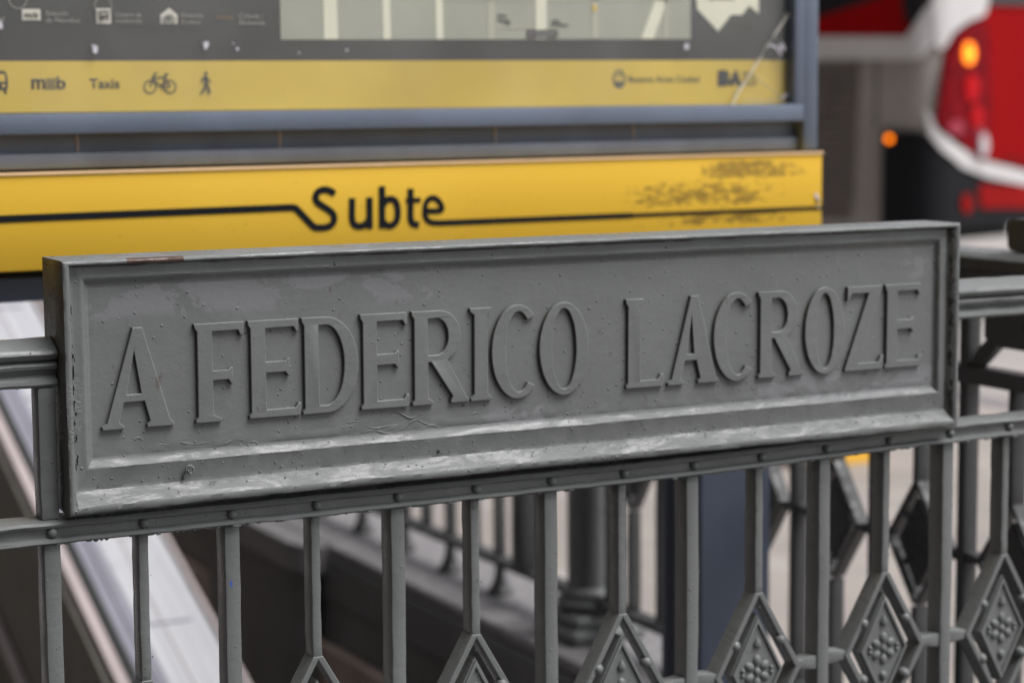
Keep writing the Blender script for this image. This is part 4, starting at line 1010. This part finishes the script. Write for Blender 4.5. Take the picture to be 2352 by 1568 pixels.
obj('reflector', panel([(.469, .764), (.50, .772), (1.79, .712), (1.79, .571), (.474, .625)], .047, .008), 'reflector', bus)
obj('fog_lamp', panel(ellip(.33, .660, .065, .062), .047, .012, .012), 'reflector', bus)
for sd_, du in ((2.3, 0), (8.2, 0)):
    for side in (.14, 2.10):
        c_ = BC + BS * sd_ + BR * side
        bm = bmesh.new(); segs = 28; prof = [(.24, 0), (.45, .0), (.49, .04), (.49, .22), (.45, .26), (.24, .26)]
        rg = []
        for i in range(segs):
            a = 2 * math.pi * i / segs
            rg.append([bm.verts.new((*(c_ + BS * (r_ * math.cos(a)) + BR * w_), .36 + r_ * math.sin(a))) for r_, w_ in prof])
        for i in range(segs):
            for j in range(len(prof)):
                bm.faces.new((rg[i][j], rg[i][(j + 1) % 6], rg[(i + 1) % segs][(j + 1) % 6], rg[(i + 1) % segs][j]))
        wh = obj('wheel', bm, 'rubber', bus, 'auto')
        bm = bmesh.new(); rim = [bm.verts.new((*(c_ + BS * (.238 * math.cos(2 * math.pi * i / 20)) + BR * .06), .36 + .238 * math.sin(2 * math.pi * i / 20))) for i in range(20)]
        bm.faces.new(rim); e = bmesh.ops.extrude_face_region(bm, geom=bm.faces[:]); bmesh.ops.translate(bm, verts=[g_ for g_ in e['geom'] if isinstance(g_, bmesh.types.BMVert)], vec=(*(BR * .1), 0))
        obj('rim', bm, 'hubcap', wh)

# ------------------------------------------------------------------ yellow kerb block, unseen street front, added light-blocking building
t = tag(obj('yellow_block', prism(bmesh.new(), [(3.66, 0.002), (3.62, .03), (3.62, .12), (3.65, .14), (3.93, .14), (3.95, .12), (3.95, .002)], 'y', 3.58, 3.80), 'yellow_kerb'),
        'low yellow painted block on the pavement beyond the side railing', 'kerb block')
def building(name, label, x0, x1, y0, y1, h, face, mat):
    t = thing(name, label, 'building', ((x0 + x1) / 2, (y0 + y1) / 2, 0))
    obj('wall', B(x0, x1, y0, y1, -.1, h), mat, t)
    nz = int(h / 3.2); lo, hi = (y0, y1) if face[0] else (x0, x1); nw = int((hi - lo) / 3); win = None
    for j in range(nz):
        for i in range(nw):
            a = lo + 1 + i * 3; z = 1.2 + j * 3.2
            if face[0]:
                xf = x1 if face[0] > 0 else x0; args = (xf - .03, xf + .03, a, a + 1.3, z, z + 1.7)
            else:
                yf = y1 if face[1] > 0 else y0; args = (a, a + 1.3, yf - .03, yf + .03, z, z + 1.7)
            if win is None:
                win = obj('window', B(*args, bev=.01), 'window', t, at=(args[0], args[2], args[4])); w0 = args
            else: clone(win, t, (args[0] - w0[0], args[2] - w0[2], args[4] - w0[4]))
building('street_building', 'unseen dark building added left of the stairwell to shade left-facing sides', -10, -4.2, -22, 30, 20, (1, 0), 'blocker_facade')  # added out of view to block light from the left
building('street_building', 'pale apartment front across the pavement behind the camera', -9.4, 4, -26, -22, 12, (0, 1), 'blocker_facade2')
